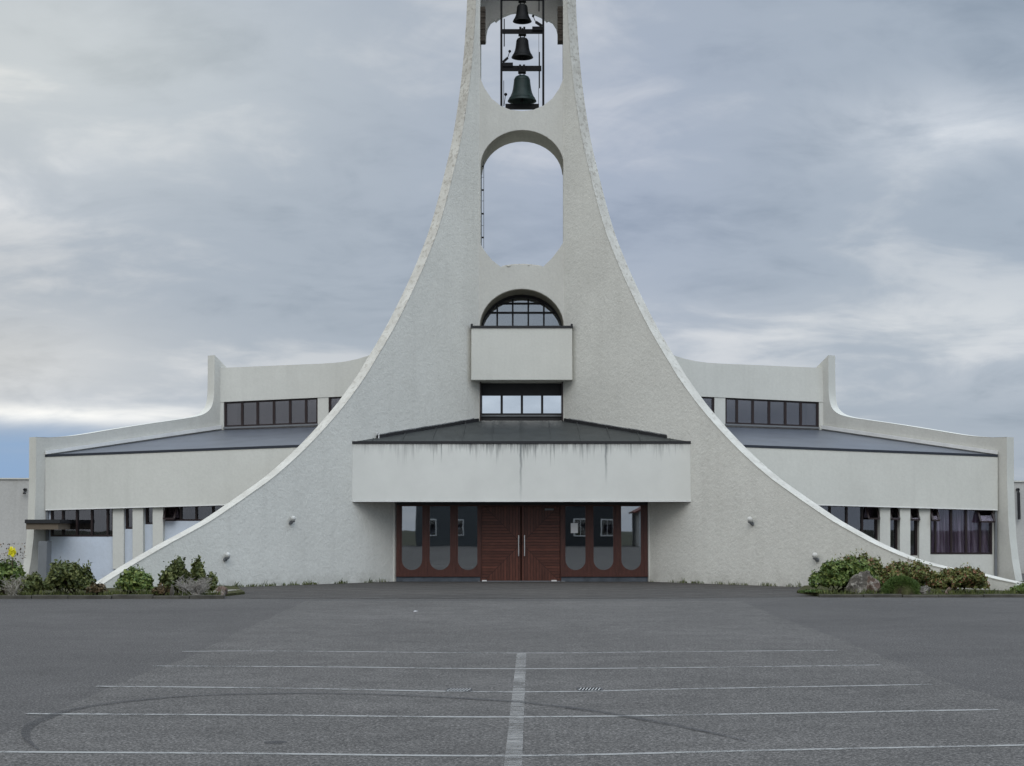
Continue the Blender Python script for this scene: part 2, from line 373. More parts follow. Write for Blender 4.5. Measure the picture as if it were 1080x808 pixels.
li = MB(); c = G(438.5, 645.5); li.add([(c.x-.045,c.y-.05,.012),(c.x+.04,c.y-.06,.02),(c.x+.045,c.y+.04,.014),(c.x-.02,c.y+.05,.022)], [(0,1,2,3)])
tag(li.build('paper_scrap', M['paper'], recalc=False), 'tiny crumpled white paper scrap lying alone on the asphalt', 'litter')
M['pit'] = plain('pit_darkness', (.004, .004, .004, 1), 1, 0)
M['bar'] = plain('worn_cast_iron', (.40, .40, .39, 1), .5, .4)
# drain grates
def grate(px, py, label):
    c = G(px, py); t = thing('drain_grate', (c.x, c.y, 0), label, 'drain grate', 'drain grates in the parking lot')
    w, d = .125, .15
    f = MB()
    f.box(c.x-w, c.x+w, c.y-d, c.y-d+.025, .0, .0095).box(c.x-w, c.x+w, c.y+d-.025, c.y+d, .0, .0095)
    f.box(c.x-w, c.x-w+.02, c.y-d+.026, c.y+d-.026, .0, .0095).box(c.x+w-.02, c.x+w, c.y-d+.026, c.y+d-.026, .0, .0095)
    f.build('frame', M['dark_metal'], t)
    MB().box(c.x-w+.021, c.x+w-.021, c.y-d+.026, c.y+d-.026, .0, .0068).build('drain_pit', M['pit'], t)
    b = MB()
    for k in range(7):
        x = c.x-w+.03+k*.0315; b.bar((x-.016, c.y-d+.03, .0085), (x+.016, c.y+d-.03, .0085), .013, .002)
    b.build('bars', M['bar'], t)
grate(484, 728.4, 'slotted drain grate in the bay line left of the centre line')
grate(622, 727.6, 'slotted drain grate in the bay line right of the centre line')

# ------------------------------------------------------------------ church
YC = 53.6; CX = 1.36
church = thing('church', (0, 50, 0), 'white concrete church with sweeping curved tower walls and low side wings', 'church')
CURVE = [(-330,44.2),(-250,44.6),(-150,45.6),(-60,46.9),(0,48),(37,50),(62,52),(98,56),(143,63),(183,72),(211,79),(239,87),(260,94.5),(288,106),(319,120.5),(349,136),(381,154.8),(400,166.5),
         (433,191),(469,223.5),(500,257),(520,284),(535,305.5),(550,328),(563,351),(574,371.5),(585,396),(592,415),(600,446),(607,483),(612,503),(615.5,521)]
ANG = R(50); DX, DY = math.cos(ANG), -math.sin(ANG)
fins = {}
for s in (-1, 1):
    pl = Plane((s*3.8, 50.7), (s*(3.8+DX*8), 50.7+DY*8)); fins[s] = pl
    cc = CURVE if s > 0 else CURVE[:-6]+[(594,406),(606,425),(622,450),(632,468)]
    curve = [pl.hit(550+s*d, y) for y, d in cc]; cv = catmull(curve, 6)
    inner = Vector((s*CX, YC, 0)); zt = cv[0].z
    end = cv[-1].copy()
    outline = [Vector((inner.x, inner.y, -.3)), Vector((inner.x, inner.y, zt))]+cv+[Vector((end.x+s*.03, end.y-.03, -.3))]
    off = -pl.n*.36
    b = MB().prism([outline], off)
    fo = b.build('tower_wall', M['stucco'], church)
    cb = MB(); t = .02; L = len(cv); vs = []
    for i, p in enumerate(cv):
        d = (cv[min(i+1, L-1)]-cv[max(i-1, 0)]).normalized(); nn = d.cross(pl.n).normalized()
        if nn.x*s < 0: nn = -nn
        vs += [p+pl.n*.012+nn*.001, p+pl.n*.012+nn*t, p-pl.n*.372+nn*t, p-pl.n*.372+nn*.001]
    fs = []
    for i in range(L-1):
        for k in range(4): fs.append((4*i+k, 4*i+(k+1) % 4, 4*i+4+(k+1) % 4, 4*i+4+k))
    fs += [(0,1,2,3), tuple(4*(L-1)+k for k in (3,2,1,0))]
    cb.add(vs, fs).build('coping', M['coping'], fo)

# tower core with its openings
Z53 = lambda x, y: on_y(x, y, YC)
ztop = Z53(550, -330).z
outer = [Vector((-1.62,YC,-.3)), Vector((1.62,YC,-.3)), Vector((1.5,YC,ztop)), Vector((-1.5,YC,ztop))]
hole_bell = [(506.4,-10),(506.4,82),(511,93),(518.5,104),(527.8,111.5),(539,116),(550.5,117.3),(562,116),(573,111.5),(582.5,104),(590,93),(594.6,82),(594.6,-10)]
arch = [(594.6+(-44.1)*(1-math.cos(a)), -10-46*math.sin(a)) for a in [k*math.pi/14 for k in range(1,14)]]
hole_bell = [Z53(*p) for p in hole_bell+arch]
sp, ap_, xc, hw = 176, 137, 550.8, 44.2
arch = [(xc-hw*math.cos(a), sp-(sp-ap_)*math.sin(a)) for a in [k*math.pi/20 for k in range(21)]]
hole_mid = [Z53(*p) for p in arch+[(595,254),(590.5,261.5),(582,272.5),(573,281.2),(562.6,279.8),(550.3,279),(538,279.8),(528,281.4),(519,274.5),(511,264.5),(506.6,257)]]
arch = [(550.3-44.6*math.cos(a), 345-40.5*math.sin(a)) for a in [k*math.pi/20 for k in range(21)]]
hole_win = [Z53(*p) for p in arch+[(594.9,352),(505.7,352)]]
hole_low = [Z53(*p) for p in [(507,403),(594,403),(594,444),(507,444)]]
core = MB().prism([outer, hole_bell, hole_mid, hole_win, hole_low], (0,1.6,0)).build('tower_core', M['smooth'], church)
# darker, browner render lining the arch soffits, set a few millimetres proud
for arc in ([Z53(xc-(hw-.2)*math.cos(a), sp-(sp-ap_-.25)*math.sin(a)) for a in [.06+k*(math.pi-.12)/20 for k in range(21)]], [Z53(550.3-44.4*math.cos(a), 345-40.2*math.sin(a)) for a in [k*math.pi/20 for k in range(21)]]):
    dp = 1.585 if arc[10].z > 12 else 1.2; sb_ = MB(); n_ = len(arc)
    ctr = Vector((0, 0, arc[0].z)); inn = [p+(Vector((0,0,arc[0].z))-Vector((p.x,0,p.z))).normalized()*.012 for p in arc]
    sb_.prism([[p+Vector((0,.012,0)) for p in arc]+[p+Vector((0,.012,0)) for p in inn[::-1]]], (0,dp,0)); sb_.build('arch_soffit', M['soffit_dark'], core)
# rough concrete lump in the sill of the middle opening
lm = MB(); 
for k in range(26):
    u = k/25; x, yb = 531+u*39, 280.6-1.9*math.sin(u*math.pi); p = on_y(x, yb, YC+.02+.3*random.random())
    r = .05+.03*random.random(); lm.lathe([(0,-r),(r*.8,-r*.5),(r,0),(r*.7,r*.5),(0,r*.6)], p-Vector((0,0,r*.4)), 7)
lm.build('crumbling_sill', M['coping'], church)
# rear bell chamber arch and wooden louvres
yr = YC+1.61
rear = [on_y(x, y, yr) for x, y in [(505,44),(512.6,44),(512.8,36),(514.2,29),(517.6,23),(521.5,20.6),(523.3,22),(525,20),(529.6,16.8),(539,13),(550,11.5),(561,13),(570.4,16.8),(575,20),(576.7,22),(578.5,20.6),(583,23),(586.8,29),(588.4,36),(588.6,44),(596,44),(596,-60),(505,-60)]]
MB().prism([rear], (0,.25,0)).build('rear_arch', M['grey_panel'], church)
for s in (-1, 1):
    x0, x1 = on_y(550+s*45.2, 20, YC).x, on_y(550+s*38.2, 20, YC+.1).x
    z0, z1 = zat(43, YC+.1), zat(6.5, YC+.1); lo = MB()
    n = 12
    for k in range(n):
        a = z0+(z1-z0)*k/n; lo.box(min(x0,x1), max(x0,x1), YC+.08+.012*(k % 2), YC+.55, a, a+(z1-z0)/n-.012)
    lo.build('louvre', M['louvre'], church)
# arched window
yw = YC+1.35
W = lambda x, y: on_y(x, y, yw)
def arcp(r, yy=345, n=24, ry=None): return [W(550.3-r*math.cos(a), yy-(ry or r*.91)*math.sin(a)) for a in [k*math.pi/n for k in range(n+1)]]
win = MB().prism([arcp(46,353)+[], ], (0,.03,0)).build('arched_window', M['glass'], church)
o_ = [W(596,372), W(504,372)]
fr = MB().prism([arcp(47,353)+[W(597.3,358),W(503.3,358)], arcp(42.6,353,24)[::-1]], (0,-.10,0)) 
for x in (524.4, 540.8, 557.2, 573.6): fr.bar(W(x,356)-Vector((0,.05,0)), W(x,(316 if 535 < x < 565 else 320))-Vector((0,.05,0)), .055, .06)
fr.bar(W(508,330)-Vector((0,.06,0)), W(592,330)-Vector((0,.06,0)), .06, .05); fr.bar(W(515,320.3)-Vector((0,.06,0)), W(586,320.3)-Vector((0,.06,0)), .06, .05)
fr.build('frame', M['dark_metal'], win)
MB().box(-1.45, 1.45, yw+.3, yw+.35, W(550,372).z, W(550,300).z).build('blind_wall', M['grey_panel'], church)
# balcony box over the low window
yb = 53.08; xL, xR = on_y(497, 370, yb).x, on_y(603.6, 370, yb).x; zb0, zb1 = zat(400.8, yb), zat(346, yb)
bb = MB().box(xL, xR, yb, YC-.003, zb0, zb1).build('balcony', M['panel'], church, bevel=.012)
cp = MB().box(xL-.02, xR+.02, yb-.03, YC-.004, zb1+.001, zat(343.6, yb)).box(xL-.02, xL+.05, yb-.03, yb+.1, zat(343.5,yb), zat(341.6, yb)).box(xR-.05, xR+.02, yb-.03, yb+.1, zat(343.5,yb), zat(341.6, yb))
cp.build('capping', M['dark_metal'], bb)
# low window under the balcony
yl = YC+.55; Lw = lambda x, y: on_y(x, y, yl)
lw = MB().box(Lw(506,0).x, Lw(594.5,0).x, yl+.02, yl+.04, Lw(550,438).z, Lw(550,416).z).build('low_window', M['sky_glass'], church)
f = MB(); za, zb_, zc, zd = Lw(550,444.5).z, Lw(550,436).z, Lw(550,417.3).z, Lw(550,398).z
f.box(-1.4, 1.4, yl-.04, yl+.019, zc, zd)
f.box(-1.4, 1.4, yl-.04, yl+.019, za-.3, zb_)
xs = [503, 508.6, 527.9, 530.4, 549.2, 551.7, 570.6, 573, 592.0, 598]
for i in range(0, 10, 2): f.box(Lw(xs[i],425).x, Lw(xs[i+1],425).x, yl-.04, yl+.018, zb_, zc)
f.build('frame', M['dark_metal'], lw)
MB().box(-1.34, 1.34, yl-.10, yl-.041, Lw(550,439.5).z, Lw(550,438).z).build('sill', M['grey_metal'], lw)
for s in (-1, 1): MB().box(min(s*1.29,s*1.33), max(s*1.29,s*1.33), YC-.02, yl-.05, Lw(550,446).z, Lw(550,402.8).z-.05).build('jamb_lining', M['brown_frame'], lw)

# entrance canopy
yf = 49.33; FX = 4.955
zf0, zf1 = zat(528.3, yf), zat(468, yf)
can = MB().box(-FX, FX, yf, yf+.22, zf0, zf1).build('canopy_fascia', M['fascia'], church, bevel=.01)
MB().box(-FX-.01, FX+.01, yf-.025, yf+.3, zf1+.001, zf1+.075).build('roof_edge', M['dark_metal'], can)
MB().box(-FX+.01, FX-.01, yf-.018, yf+.05, zf0-.028, zf0-.001).build('drip_edge', M['white'], can)
MB().box(-FX+.15, FX-.15, yf+.051, 50.62, zf0+.012, zf0+.05).build('soffit', M['grey_panel'], church)
ct = MB(); zr = zat(443.5, YC); q = [Vector((-FX-.1,yf+.02,zf1+.06)), Vector((FX+.1,yf+.02,zf1+.06)), Vector((CX+.02,YC+.1,zr)), Vector((-CX-.02,YC+.1,zr))]
ct.prism([q], (0,0,-.05)); cr = ct.build('canopy_roof', M['roof'], church)
sm = MB()
for k in range(-5, 6):
    x = k*.88; u0 = 0; 
    # seam runs straight back until it meets a side wall
    ymax = YC if abs(x) < CX else yf+(YC-yf)*(FX-abs(x))/(FX-CX)
    a = Vector((x, yf+.03, zf1+.066)); t = (ymax-.06-yf)/(YC-yf)
    MB().bar(a, Vector((x, ymax-.06, zf1+.066+(zr-zf1-.06)*t)), .03, .018).build('roof_seam', M['roof'], cr)
for s in (-1, 1):
    fl = MB(); pl = fins[s]
    a = Vector((s*(FX-.25), 0, 0)); 
    P = []
    for k in range(25):
        u = k/24; x = (FX-.62)*(1-u)+(CX+.03)*u; y = 50.7-(x-3.8)*math.tan(ANG); z = zf1+.06+(zr-zf1-.06)*(y-yf)/(YC-yf)
        P.append(Vector((s*x, y, z+.02+.012*random.random()))+pl.n*(.03+.01*random.random()))
    for i in range(24): fl.bar(P[i], P[i+1], .04, .09)
    fl.build('flashing', M['dark_metal'], cr)
    g2 = MB()
    for i in range(0, 23, 1):
        g2.bar(P[i]+Vector((0,0,.06)), P[i]+(P[i+1]-P[i])*.85+Vector((0,0,.065)), .03, .02)
    g2.build('flashing_strip', M['grey_metal'], cr)
cpz = [fins[-1].hit(397, 464)+fins[-1].n*.1, fins[-1].hit(397, 457)+fins[-1].n*.1, fins[-1].hit(394.5, 456.5)+fins[-1].n*.1]
MB().tube(cpz, .018, 8).build('vent_pipe', M['white'], church)

# entrance front
yd = 50.7; D = lambda x, y: on_y(x, y, yd)
zg, zt_ = 0.0, zat(528, yd)
MB().box(D(418.2,560).x, D(682.8,560).x, yd-.09, yd-.035, D(550,532.6).z, zt_+.02).build('header_shadow', M['dark_metal'], church)  # dark strip standing in for the shadow line over the entrance
def sidelight(x0, x1, panes):
    z0, z1 = zat(606.4, yd), zat(531.2, yd); fx0, fx1 = D(x0,570).x, D(x1,570).x
    ol = [Vector((fx0,yd,z0)), Vector((fx1,yd,z0)), Vector((fx1,yd,z1)), Vector((fx0,yd,z1))]; holes = []
    for a, b in panes:
        A, B = D(a,570).x, D(b,570).x; r = (B-A)/2; zb = zat(601.2, yd)+r; zt2 = zat(534, yd); cx = (A+B)/2
        holes.append([Vector((A,yd,zt2)), Vector((B,yd,zt2))]+[Vector((cx+r*math.cos(t), yd, zb-r*math.sin(t))) for t in [k*math.pi/16 for k in range(17)]])
    w = MB().prism([ol]+holes, (0,.11,0)).build('entrance_window', M['frame_wood'], church)
    # raised stiles between the lights
    e = MB(); n = len(panes); edges = [x0]+[(panes[i][1]+panes[i+1][0])/2 for i in range(n-1)]+[x1]
    for i, x in enumerate(edges):
        w2 = .045 if 0 < i < n else .05
        cx = D(x,570).x + (w2 if i == 0 else -w2 if i == n else 0)
        e.box(cx-w2, cx+w2, yd-.03, yd-.002, z0, z1)
    e.box(fx0, fx1, yd-.028, yd-.003, z0, z0+.05)
    e.build('stiles', M['frame_wood'], w)
    MB().box(fx0+.02, fx1-.02, yd+.05, yd+.06, z0+.03, z1-.03).build('glass', M['glass'], w)
    MB().box(fx0, fx1, yd-.05, yd+.12, zat(608.2, yd), z0-.001).build('sill', M['frame_wood'], w)
    MB().box(fx0+.003, fx1-.003, yd-.01, yd+.12, -.02, zat(608.2, yd)-.001).build('plinth', M['plinth'], w)
sidelight(418, 507, [(423.8,445.3), (453.2,474.7), (483,504.3)])
sidelight(591.5, 683, [(596.3,617.5), (626,646.8), (655.3,676)])
dz0, dz1 = .03, zat(534, yd)
for s, (a, b) in ((-1, (507.8,549.3)), (1, (549.8,590.8))):
    dr = MB().box(D(a,570).x+.01, D(b,570).x-.01, yd+.0, yd+.07, dz0, dz1).build('door', M['door_wood'], church, bevel=.006)
    hx = D(547 if s < 0 else 553.2, 570).x; h = MB(); h0, h1 = zat(586.5, yd), zat(564.5, yd)
    h.tube([(hx,yd-.07,h0),(hx,yd-.07,h1)], .019, 10)
    for z in (h0+.08, h1-.08): h.tube([(hx,yd-.07,z),(hx,yd-.003,z)], .012, 8)
    h.build('handle', M['steel'], dr, smooth=True)
    MB().box(D(a,570).x+(.02 if s<0 else .9), D(a,570).x+(.16 if s<0 else 1.06), yd-.06, yd-.003, .012, .05).build('door_stop', M['white'], dr)
    if s > 0: MB().box(D(574.5,537).x, D(584,537).x, yd-.05, yd-.003, zat(538.3,yd), zat(536.3,yd)).build('door_closer', M['grey_metal'], dr)
MB().box(D(506.6,570).x, D(508,570).x, yd-.02, yd+.1, 0, zt_).box(D(590.9,570).x, D(591.9,570).x, yd-.02, yd+.1, 0, zt_).box(D(508.1,570).x, D(590.8,570).x, yd-.019, yd+.1, dz1+.005, zt_-.02).build('door_frame', M['frame_wood'], church)
MB().box(-1.3, 1.3, yd-.02, yd+.1, .0, .028).build('threshold', M['grey_metal'], church)
for s in (-1, 1):
    x = 550+s*133.6; a = D(x, 570).x; b_ = a+s*.11
    MB().box(min(a,b_), max(a,b_), yd-.06, yd+.1, -.02, zt_+.1).build('door_reveal', M['panel'], church)
no = MB().box(D(602,557).x, D(609.5,557).x, yd+.040, yd+.047, zat(562.2,yd), zat(551.8,yd)).build('paper_notice', M['paper'], loc=(D(606,557).x, yd+.04, zat(562.2, yd)))
tag(no, 'blank white paper notice taped inside the glass right of the doors', 'notice')
# lobby behind the glass
MB().box(-2.2, 2.2, 52.4, 52.5, 0, zt_+.2).box(-3.7, 3.7, yd+.15, 52.5, zt_+.1, zt_+.15).box(-3.7, 3.7, yd+.15, 52.4, -.01, .012).build('lobby', M['warm_inside'], church)
fu = MB(); fx = D(465, 590).x
fu.box(fx-.5, fx+.3, 51.3, 51.7, .42, .47).box(fx-.48, fx-.43, 51.3, 51.7, .013, .42).box(fx+.23, fx+.28, 51.3, 51.7, .013, .42).box(fx-.5, fx+.3, 51.32, 51.7, .8, .84)
fu.build('lobby_shelf', M['white'], church)

# bulkhead lamps on the tower walls
for px, py in ((306,548),(237,586.5),(794,549),(862.5,587)):
    s = -1 if px < 550 else 1; pl = fins[s]; p = pl.hit(px, py); n = pl.n
    b = MB().tube([p+Vector((0,0,-.09))+n*.002, p+Vector((0,0,-.09))+n*.05], .055, 12); b.tube([p+Vector((0,0,-.09))+n*.05, p+n*.12+Vector((0,0,-.06))], .03, 10)
    b.tube([p+n*.12+Vector((0,0,-.075)), p+n*.12+Vector((0,0,-.035))], [.045,.065], 14)
    l = b.build('wall_lamp', M['grey_metal'], church)
    g = MB(); r = .078; g.lathe([(r*math.sin(t), r*math.cos(t)) for t in [.02+k*(math.pi*.78)/10 for k in range(11)]], p+n*.12+Vector((0,0,.03)), 16)
    g.build('globe', M['globe'], l, smooth='all')
    pts = []; rs = MB()                           # rust run under each lamp, a thin film on the wall
# ------------------------------------------------------------------ wings
UW = {}
for s in (-1, 1):
    X = lambda d, Y: s*d/F*Y
    mir = lambda d: 550+s*d
    # side wall
    swp = Plane((s*14.31, 49.6), (s*9.75, 56.0)); dv = (Vector((s*9.75,56,0))-Vector((s*14.31,49.6,0))).normalized()
    inner = swp; H = lambda d, y: swp.hit(mir(d), y)
    edge = [(521,613),(517,590),(514.6,568),(513.2,545),(512,510),(511.7,461),(498,461.6),(470,459.5),(428.5,452.8),(395,447.5),(359,442.3),(345,440),(335,437),(329,432.5),(326,427),(324.3,418),(323.8,405),(323.6,374.6)]
    P = [H(*p) for p in edge[:6]]+catmull([H(*p) for p in edge[6:]], 4); top_back = H(309, 387.8)
    far = Vector((s*9.75,56,0))+dv*.35
    zb = top_back.z
    pts_ = P+[top_back+Vector((0,0,-.05))]+[Vector((far.x,far.y,zb-.1)), Vector((far.x,far.y,-.5)), Vector((P[0].x,P[0].y,-.5))]
    off = swp.n*1.0; o3 = Vector((s*abs(swp.n.x), abs(swp.n.y), 0))*.31
    if (Vector((s,0,0))).dot(o3) < 0: o3 = -o3
    swl = MB().prism([pts_], o3, 0).build('wing_end_wall', M['smooth'], church)
    cb = MB(); Pc = P; L = len(Pc); vs = []
    for i, p in enumerate(Pc):
        d = (Pc[min(i+1,L-1)]-Pc[max(i-1,0)]).normalized(); nn = d.cross(o3).normalized()
        if i < 6: 
            if nn.y > 0: nn = -nn
        elif nn.z < -.02 or (abs(nn.z) <= .02 and nn.y > 0): nn = -nn
        o1 = o3.normalized(); vs += [p+nn*.001-o1*.004, p+nn*.008-o1*.004, p+nn*.008+o3+o1*.004, p+nn*.001+o3+o1*.004]
    fs = []
    for i in range(L-1):
        for k in range(4): fs.append((4*i+k, 4*i+(k+1) % 4, 4*i+4+(k+1) % 4, 4*i+4+k))
    fs += [(0,1,2,3), tuple(4*(L-1)+k for k in (3,2,1,0))]
    cb.add(vs, fs).build('coping', M['panel'], swl)
    # front panel
    pp_ = Plane((s*14.13, 49.86), (s*6.1, 48.5)); pn = pp_.n; PH = lambda d, y: pp_.hit(mir(d), y)
    q = [PH(502.3,537.5), PH(502.3,482), PH(290,473.8), PH(226,471.5), PH(226,530.2), PH(319,532.2)]
    pan = MB().prism([q], -pn*.3).build('wing_fascia', M['panel'], church)
    MB().prism([[a+pn*.015 for a in (PH(502.3,481.9), PH(502.3,479.6), PH(290,471.2), PH(226,468.8), PH(226,471.4), PH(290,473.7))]], -pn*.32).build('roof_edge', M['edge_trim'], pan)
    MB().prism([[a+pn*.012 for a in (PH(502.2,538.4), PH(502.2,537.5), PH(319,532.2), PH(226,530.2), PH(226,531.2), PH(319,533.2))]], -pn*.05).build('drip_edge', M['white'], pan)
    # upper wall
    up = Plane((s*10.0, 55.65), (s*1.9, 54.05)); un = up.n; UH = lambda d, y: up.hit(mir(d), y)
    par = [UH(309,450), UH(309,387.5), UH(260,385.6), UH(212,383.6), UH(196,382.6), UH(184,381), UH(173,378.6), UH(163,375.6), UH(150,370.5), UH(130,362), UH(90,350), UH(90,450)]
    # parapet band stands proud of the glazing
    zpb = lambda d: 419.2 if d <= 215 else 419.2+(d-215)*(424-419.2)/97
    band = [a+un*.0 for a in (UH(320,424.2), UH(320,388.2), UH(260,385.6), UH(212,383.6), UH(196,382.6), UH(184,381), UH(173,378.6), UH(163,375.6), UH(150,370.5), UH(130,362), UH(90,350), UH(90,414.5), UH(205,418.9))]
    MB().prism([band], -un*.45).build('parapet', M['panel'], church)
    wy = -un*.10
    Q = lambda d, y: UH(d, y)+wy
    def upper_window(d0, d1, mull, nm='upper_window'):
        yt = lambda d: 418.6+(d-204)*.0485; yb_ = lambda d: 445.8+(d-204)*.037
        gl = MB().prism([[Q(d0,yb_(d0)), Q(d0,yt(d0)-1), Q(d1,yt(d1)-1), Q(d1,yb_(d1))]], -un*.02).build(nm, M['dark_glass'], church)
        fr = MB(); off = un*.022
        for d in [d0+1]+mull+[d1-1.2]: 
            w = 2.4 if d in mull else 2.2
            fr.prism([[Q(d-w/2,yb_(d)), Q(d-w/2,yt(d)-1), Q(d+w/2,yt(d)-1), Q(d+w/2,yb_(d))]], off*1.6)
        fr.prism([[Q(d0,yt(d0)-1), Q(d0,yt(d0)+1.9), Q(d1,yt(d1)+1.9), Q(d1,yt(d1)-1)]], off*1.3)
        fr.prism([[Q(d0,yb_(d0)-1.2), Q(d0,yb_(d0)+.6), Q(d1,yb_(d1)+.6), Q(d1,yb_(d1)-1.2)]], off*1.3)
        fr.build('frame', M['brown_frame'], gl)
        MB().prism([[Q(d0,yb_(d0)+.6), Q(d0,yb_(d0)+2.4), Q(d1,yb_(d1)+2.4), Q(d1,yb_(d1)+.6)]], un*.12).build('sill', M['grey_metal'], gl)
    upper_window(215, 314.3, [228, 244.8, 262, 279.2, 295.5])
    upper_window(150, 204, [188, 170])
    MB().prism([[Q(203.8,450), Q(203.8,417.5), Q(215.2,418), Q(215.2,450)]], un*.08).build('pillar', M['panel'], church)
    MB().prism([[Q(314.2,453.5), Q(314.2,423), Q(319,423), Q(319,453.5)]], un*.085).build('pillar', M['panel'], church)
    # dim room behind upper glazing and the solid body below
    MB().prism([[UH(318,470), UH(318,421), UH(90,412), UH(90,470)]], Vector((0,.05,0))).data if False else None
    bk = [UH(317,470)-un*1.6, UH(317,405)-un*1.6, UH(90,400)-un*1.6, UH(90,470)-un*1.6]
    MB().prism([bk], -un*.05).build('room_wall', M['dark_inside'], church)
    # lean-to roof
    rq = [PH(503,480.4), PH(226,470.0), UH(90,446)-un*.1, UH(321,453.4)-un*.1]
    rf = MB(); A, B, C_, D_ = rq
    nseg = 12
    g = [[(A.lerp(B, i/nseg)).lerp(D_.lerp(C_, i/nseg), j/6) for i in range(nseg+1)] for j in range(7)]
    vs = [p for r_ in g for p in r_]; fs = [(j*(nseg+1)+i, j*(nseg+1)+i+1, (j+1)*(nseg+1)+i+1, (j+1)*(nseg+1)+i) for j in range(6) for i in range(nseg)]
    rf.add(vs, fs); ro = rf.build('wing_roof', M['wing_roof'], church)
    # pale flashing where the roof meets the end wall
    a0, a1 = H(503,479.2), H(318,452.3); nin = -o3.normalized()
    MB().prism([[a0+nin*.02, a0+nin*.02+Vector((0,0,.10)), a1+nin*.02+Vector((0,0,.12)), a1+nin*.02]], nin*.06).build('flashing', M['white'], ro)
    # recessed lower wall with windows
    lp = Plane((s*14.04, 49.98), (s*6.1, 48.95)); ln = lp.n; LH = lambda d, y: lp.hit(mir(d), y)
    left = s < 0
    wins = [(430,496.5, 566 if left else 584.6, [436.7,453.3,469,483.8]), (408.3,418, 558 if left else 586, []), (387.2,397, 553 if left else 583, []), (306,376, 549.5 if left else 570, [326,343.7,360])]
    zt2 = lambda d: 531.8+(d-319)*.0285
    wall = [LH(502,640), LH(502,530), LH(226,526), LH(226,640)]
    Kd = .05
    holes = [[LH(a,yb2), LH(a,zt2(a)-.6), LH(b,zt2(b)-.6), LH(b,yb2)] for a, b, yb2, m_ in wins]
    MB().prism([wall]+holes, -ln*.22).build('lower_wall', M['pale_blue'] if left else M['panel'], church)
    for wi, (a, b, yb2, mull) in enumerate(wins):
        K = lambda d, y: LH(d, y)-ln*(.05 if d > 425 else .10)
        gl = MB().prism([[K(a,yb2), K(a,zt2(a)-1), K(b,zt2(b)-1), K(b,yb2)]], -ln*.01).build('lower_window', M['clear_glass'] if (wi == 0 and not left) else M['dark_glass'], church)
        fr = MB(); w = 1.9
        for d in [a+w/2]+mull+[b-w/2]: fr.prism([[K(d-w/2,yb2), K(d-w/2,zt2(d)-1), K(d+w/2,zt2(d)-1), K(d+w/2,yb2)]], ln*.06)
        fr.prism([[K(a,yb2-1.9), K(a,yb2), K(b,yb2), K(b,yb2-1.9)]], ln*.055); fr.prism([[K(a,zt2(a)-1), K(a,zt2(a)+2), K(b,zt2(b)+2), K(b,zt2(b)-1)]], ln*.055)
        fr.build('frame', M['brown_frame'], gl)
        if not (left and wi < 3):
            va = (a+1, a+7.5) if wi == 0 else (b-12, b-1) if wi == 3 else (a+.8, b-.8)
            vv = [va] if not (wi == 0 and not left) else [va, (b-15.5, b-1)]
            for v0, v1 in vv:
                if (v1-v0) < 4: continue
                ys0, ys1 = zt2(v0)+2, zt2(v0)+14
                hinge0, hinge1 = K(v0,ys0)+ln*.06, K(v1,ys0)+ln*.06; low0, low1 = K(v0,ys1)+ln*.30, K(v1,ys1)+ln*.30
                MB().prism([[hinge0,hinge1,low1,low0]], Vector((0,.012,.004))).build('vent_pane', M['vent_glass'], gl)
                vf = MB().bar(hinge0, low0, .05, .04).bar(hinge1, low1, .05, .04).bar(low0, low1, .09, .05)
                vf.build('vent_frame', M['brown_frame'], gl)
        # curtains / dim room
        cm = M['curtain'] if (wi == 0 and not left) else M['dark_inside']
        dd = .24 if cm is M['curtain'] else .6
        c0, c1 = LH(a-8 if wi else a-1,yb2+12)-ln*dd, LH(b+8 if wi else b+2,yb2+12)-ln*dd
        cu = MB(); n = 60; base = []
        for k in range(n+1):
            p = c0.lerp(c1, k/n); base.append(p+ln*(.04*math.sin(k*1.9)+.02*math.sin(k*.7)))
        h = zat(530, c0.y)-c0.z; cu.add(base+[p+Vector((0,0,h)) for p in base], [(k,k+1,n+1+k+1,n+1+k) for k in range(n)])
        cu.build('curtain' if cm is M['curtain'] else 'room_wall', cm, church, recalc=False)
    for a, b in ((376.2,387), (397.2,408.1), (418.2,429.8)):
        yb2 = 600
        MB().prism([[LH(a,yb2)+ln*.002, LH(a,zt2(a)-1.5)+ln*.002, LH(b,zt2(b)-1.5)+ln*.002, LH(b,yb2)+ln*.002]], ln*(.10 if a > 400 else .16)).build('pillar', M['panel'], church)
    # downpipe in the corner
    a, b = LH(499.5,540)+ln*.055, LH(499.5,608)+ln*.055
    MB().tube([a+Vector((0,0,.1)), b], .045, 10).build('downpipe', M['grey_metal'], church, smooth=True)
    # annex behind
    an = MB().box(min(s*15.9,s*27), max(s*15.9,s*27), 60, 74, -.5, zat(505.5 if left else 508.5, 60)); ao = an.build('annex_wall', M['grey_panel'], church)
    MB().box(min(s*15.85,s*27.1), max(s*15.85,s*27.1), 59.95, 74.05, zat(505.5 if left else 508.5, 60)+.001, zat(505.5 if left else 508.5, 60)+.05).build('capping', M['panel'], ao)
    x = on_y(mir(523.8), 520, 59.9).x
    MB().tube([(x,60.3,zat(516,59.9)),(x,59.85,zat(516.5,59.9)),(x,59.85,zat(520,59.9)),(x,59.85,zat(548 if s>0 else 521,59.9))], .055, 10).build('downpipe', M['dark_metal'], church, smooth=True)
    # nave body behind: outer walls and roof
    nb = MB()
    nb.prism([[Vector((s*9.7,56.4,3.2)), Vector((s*7.5,72,3.2)), Vector((0,76,3.2)), Vector((0,55.6,3.2)), Vector((s*1.9,55.6,3.2))]], (0,0,2.9))
    nb.build('nave_body', M['panel'], church)
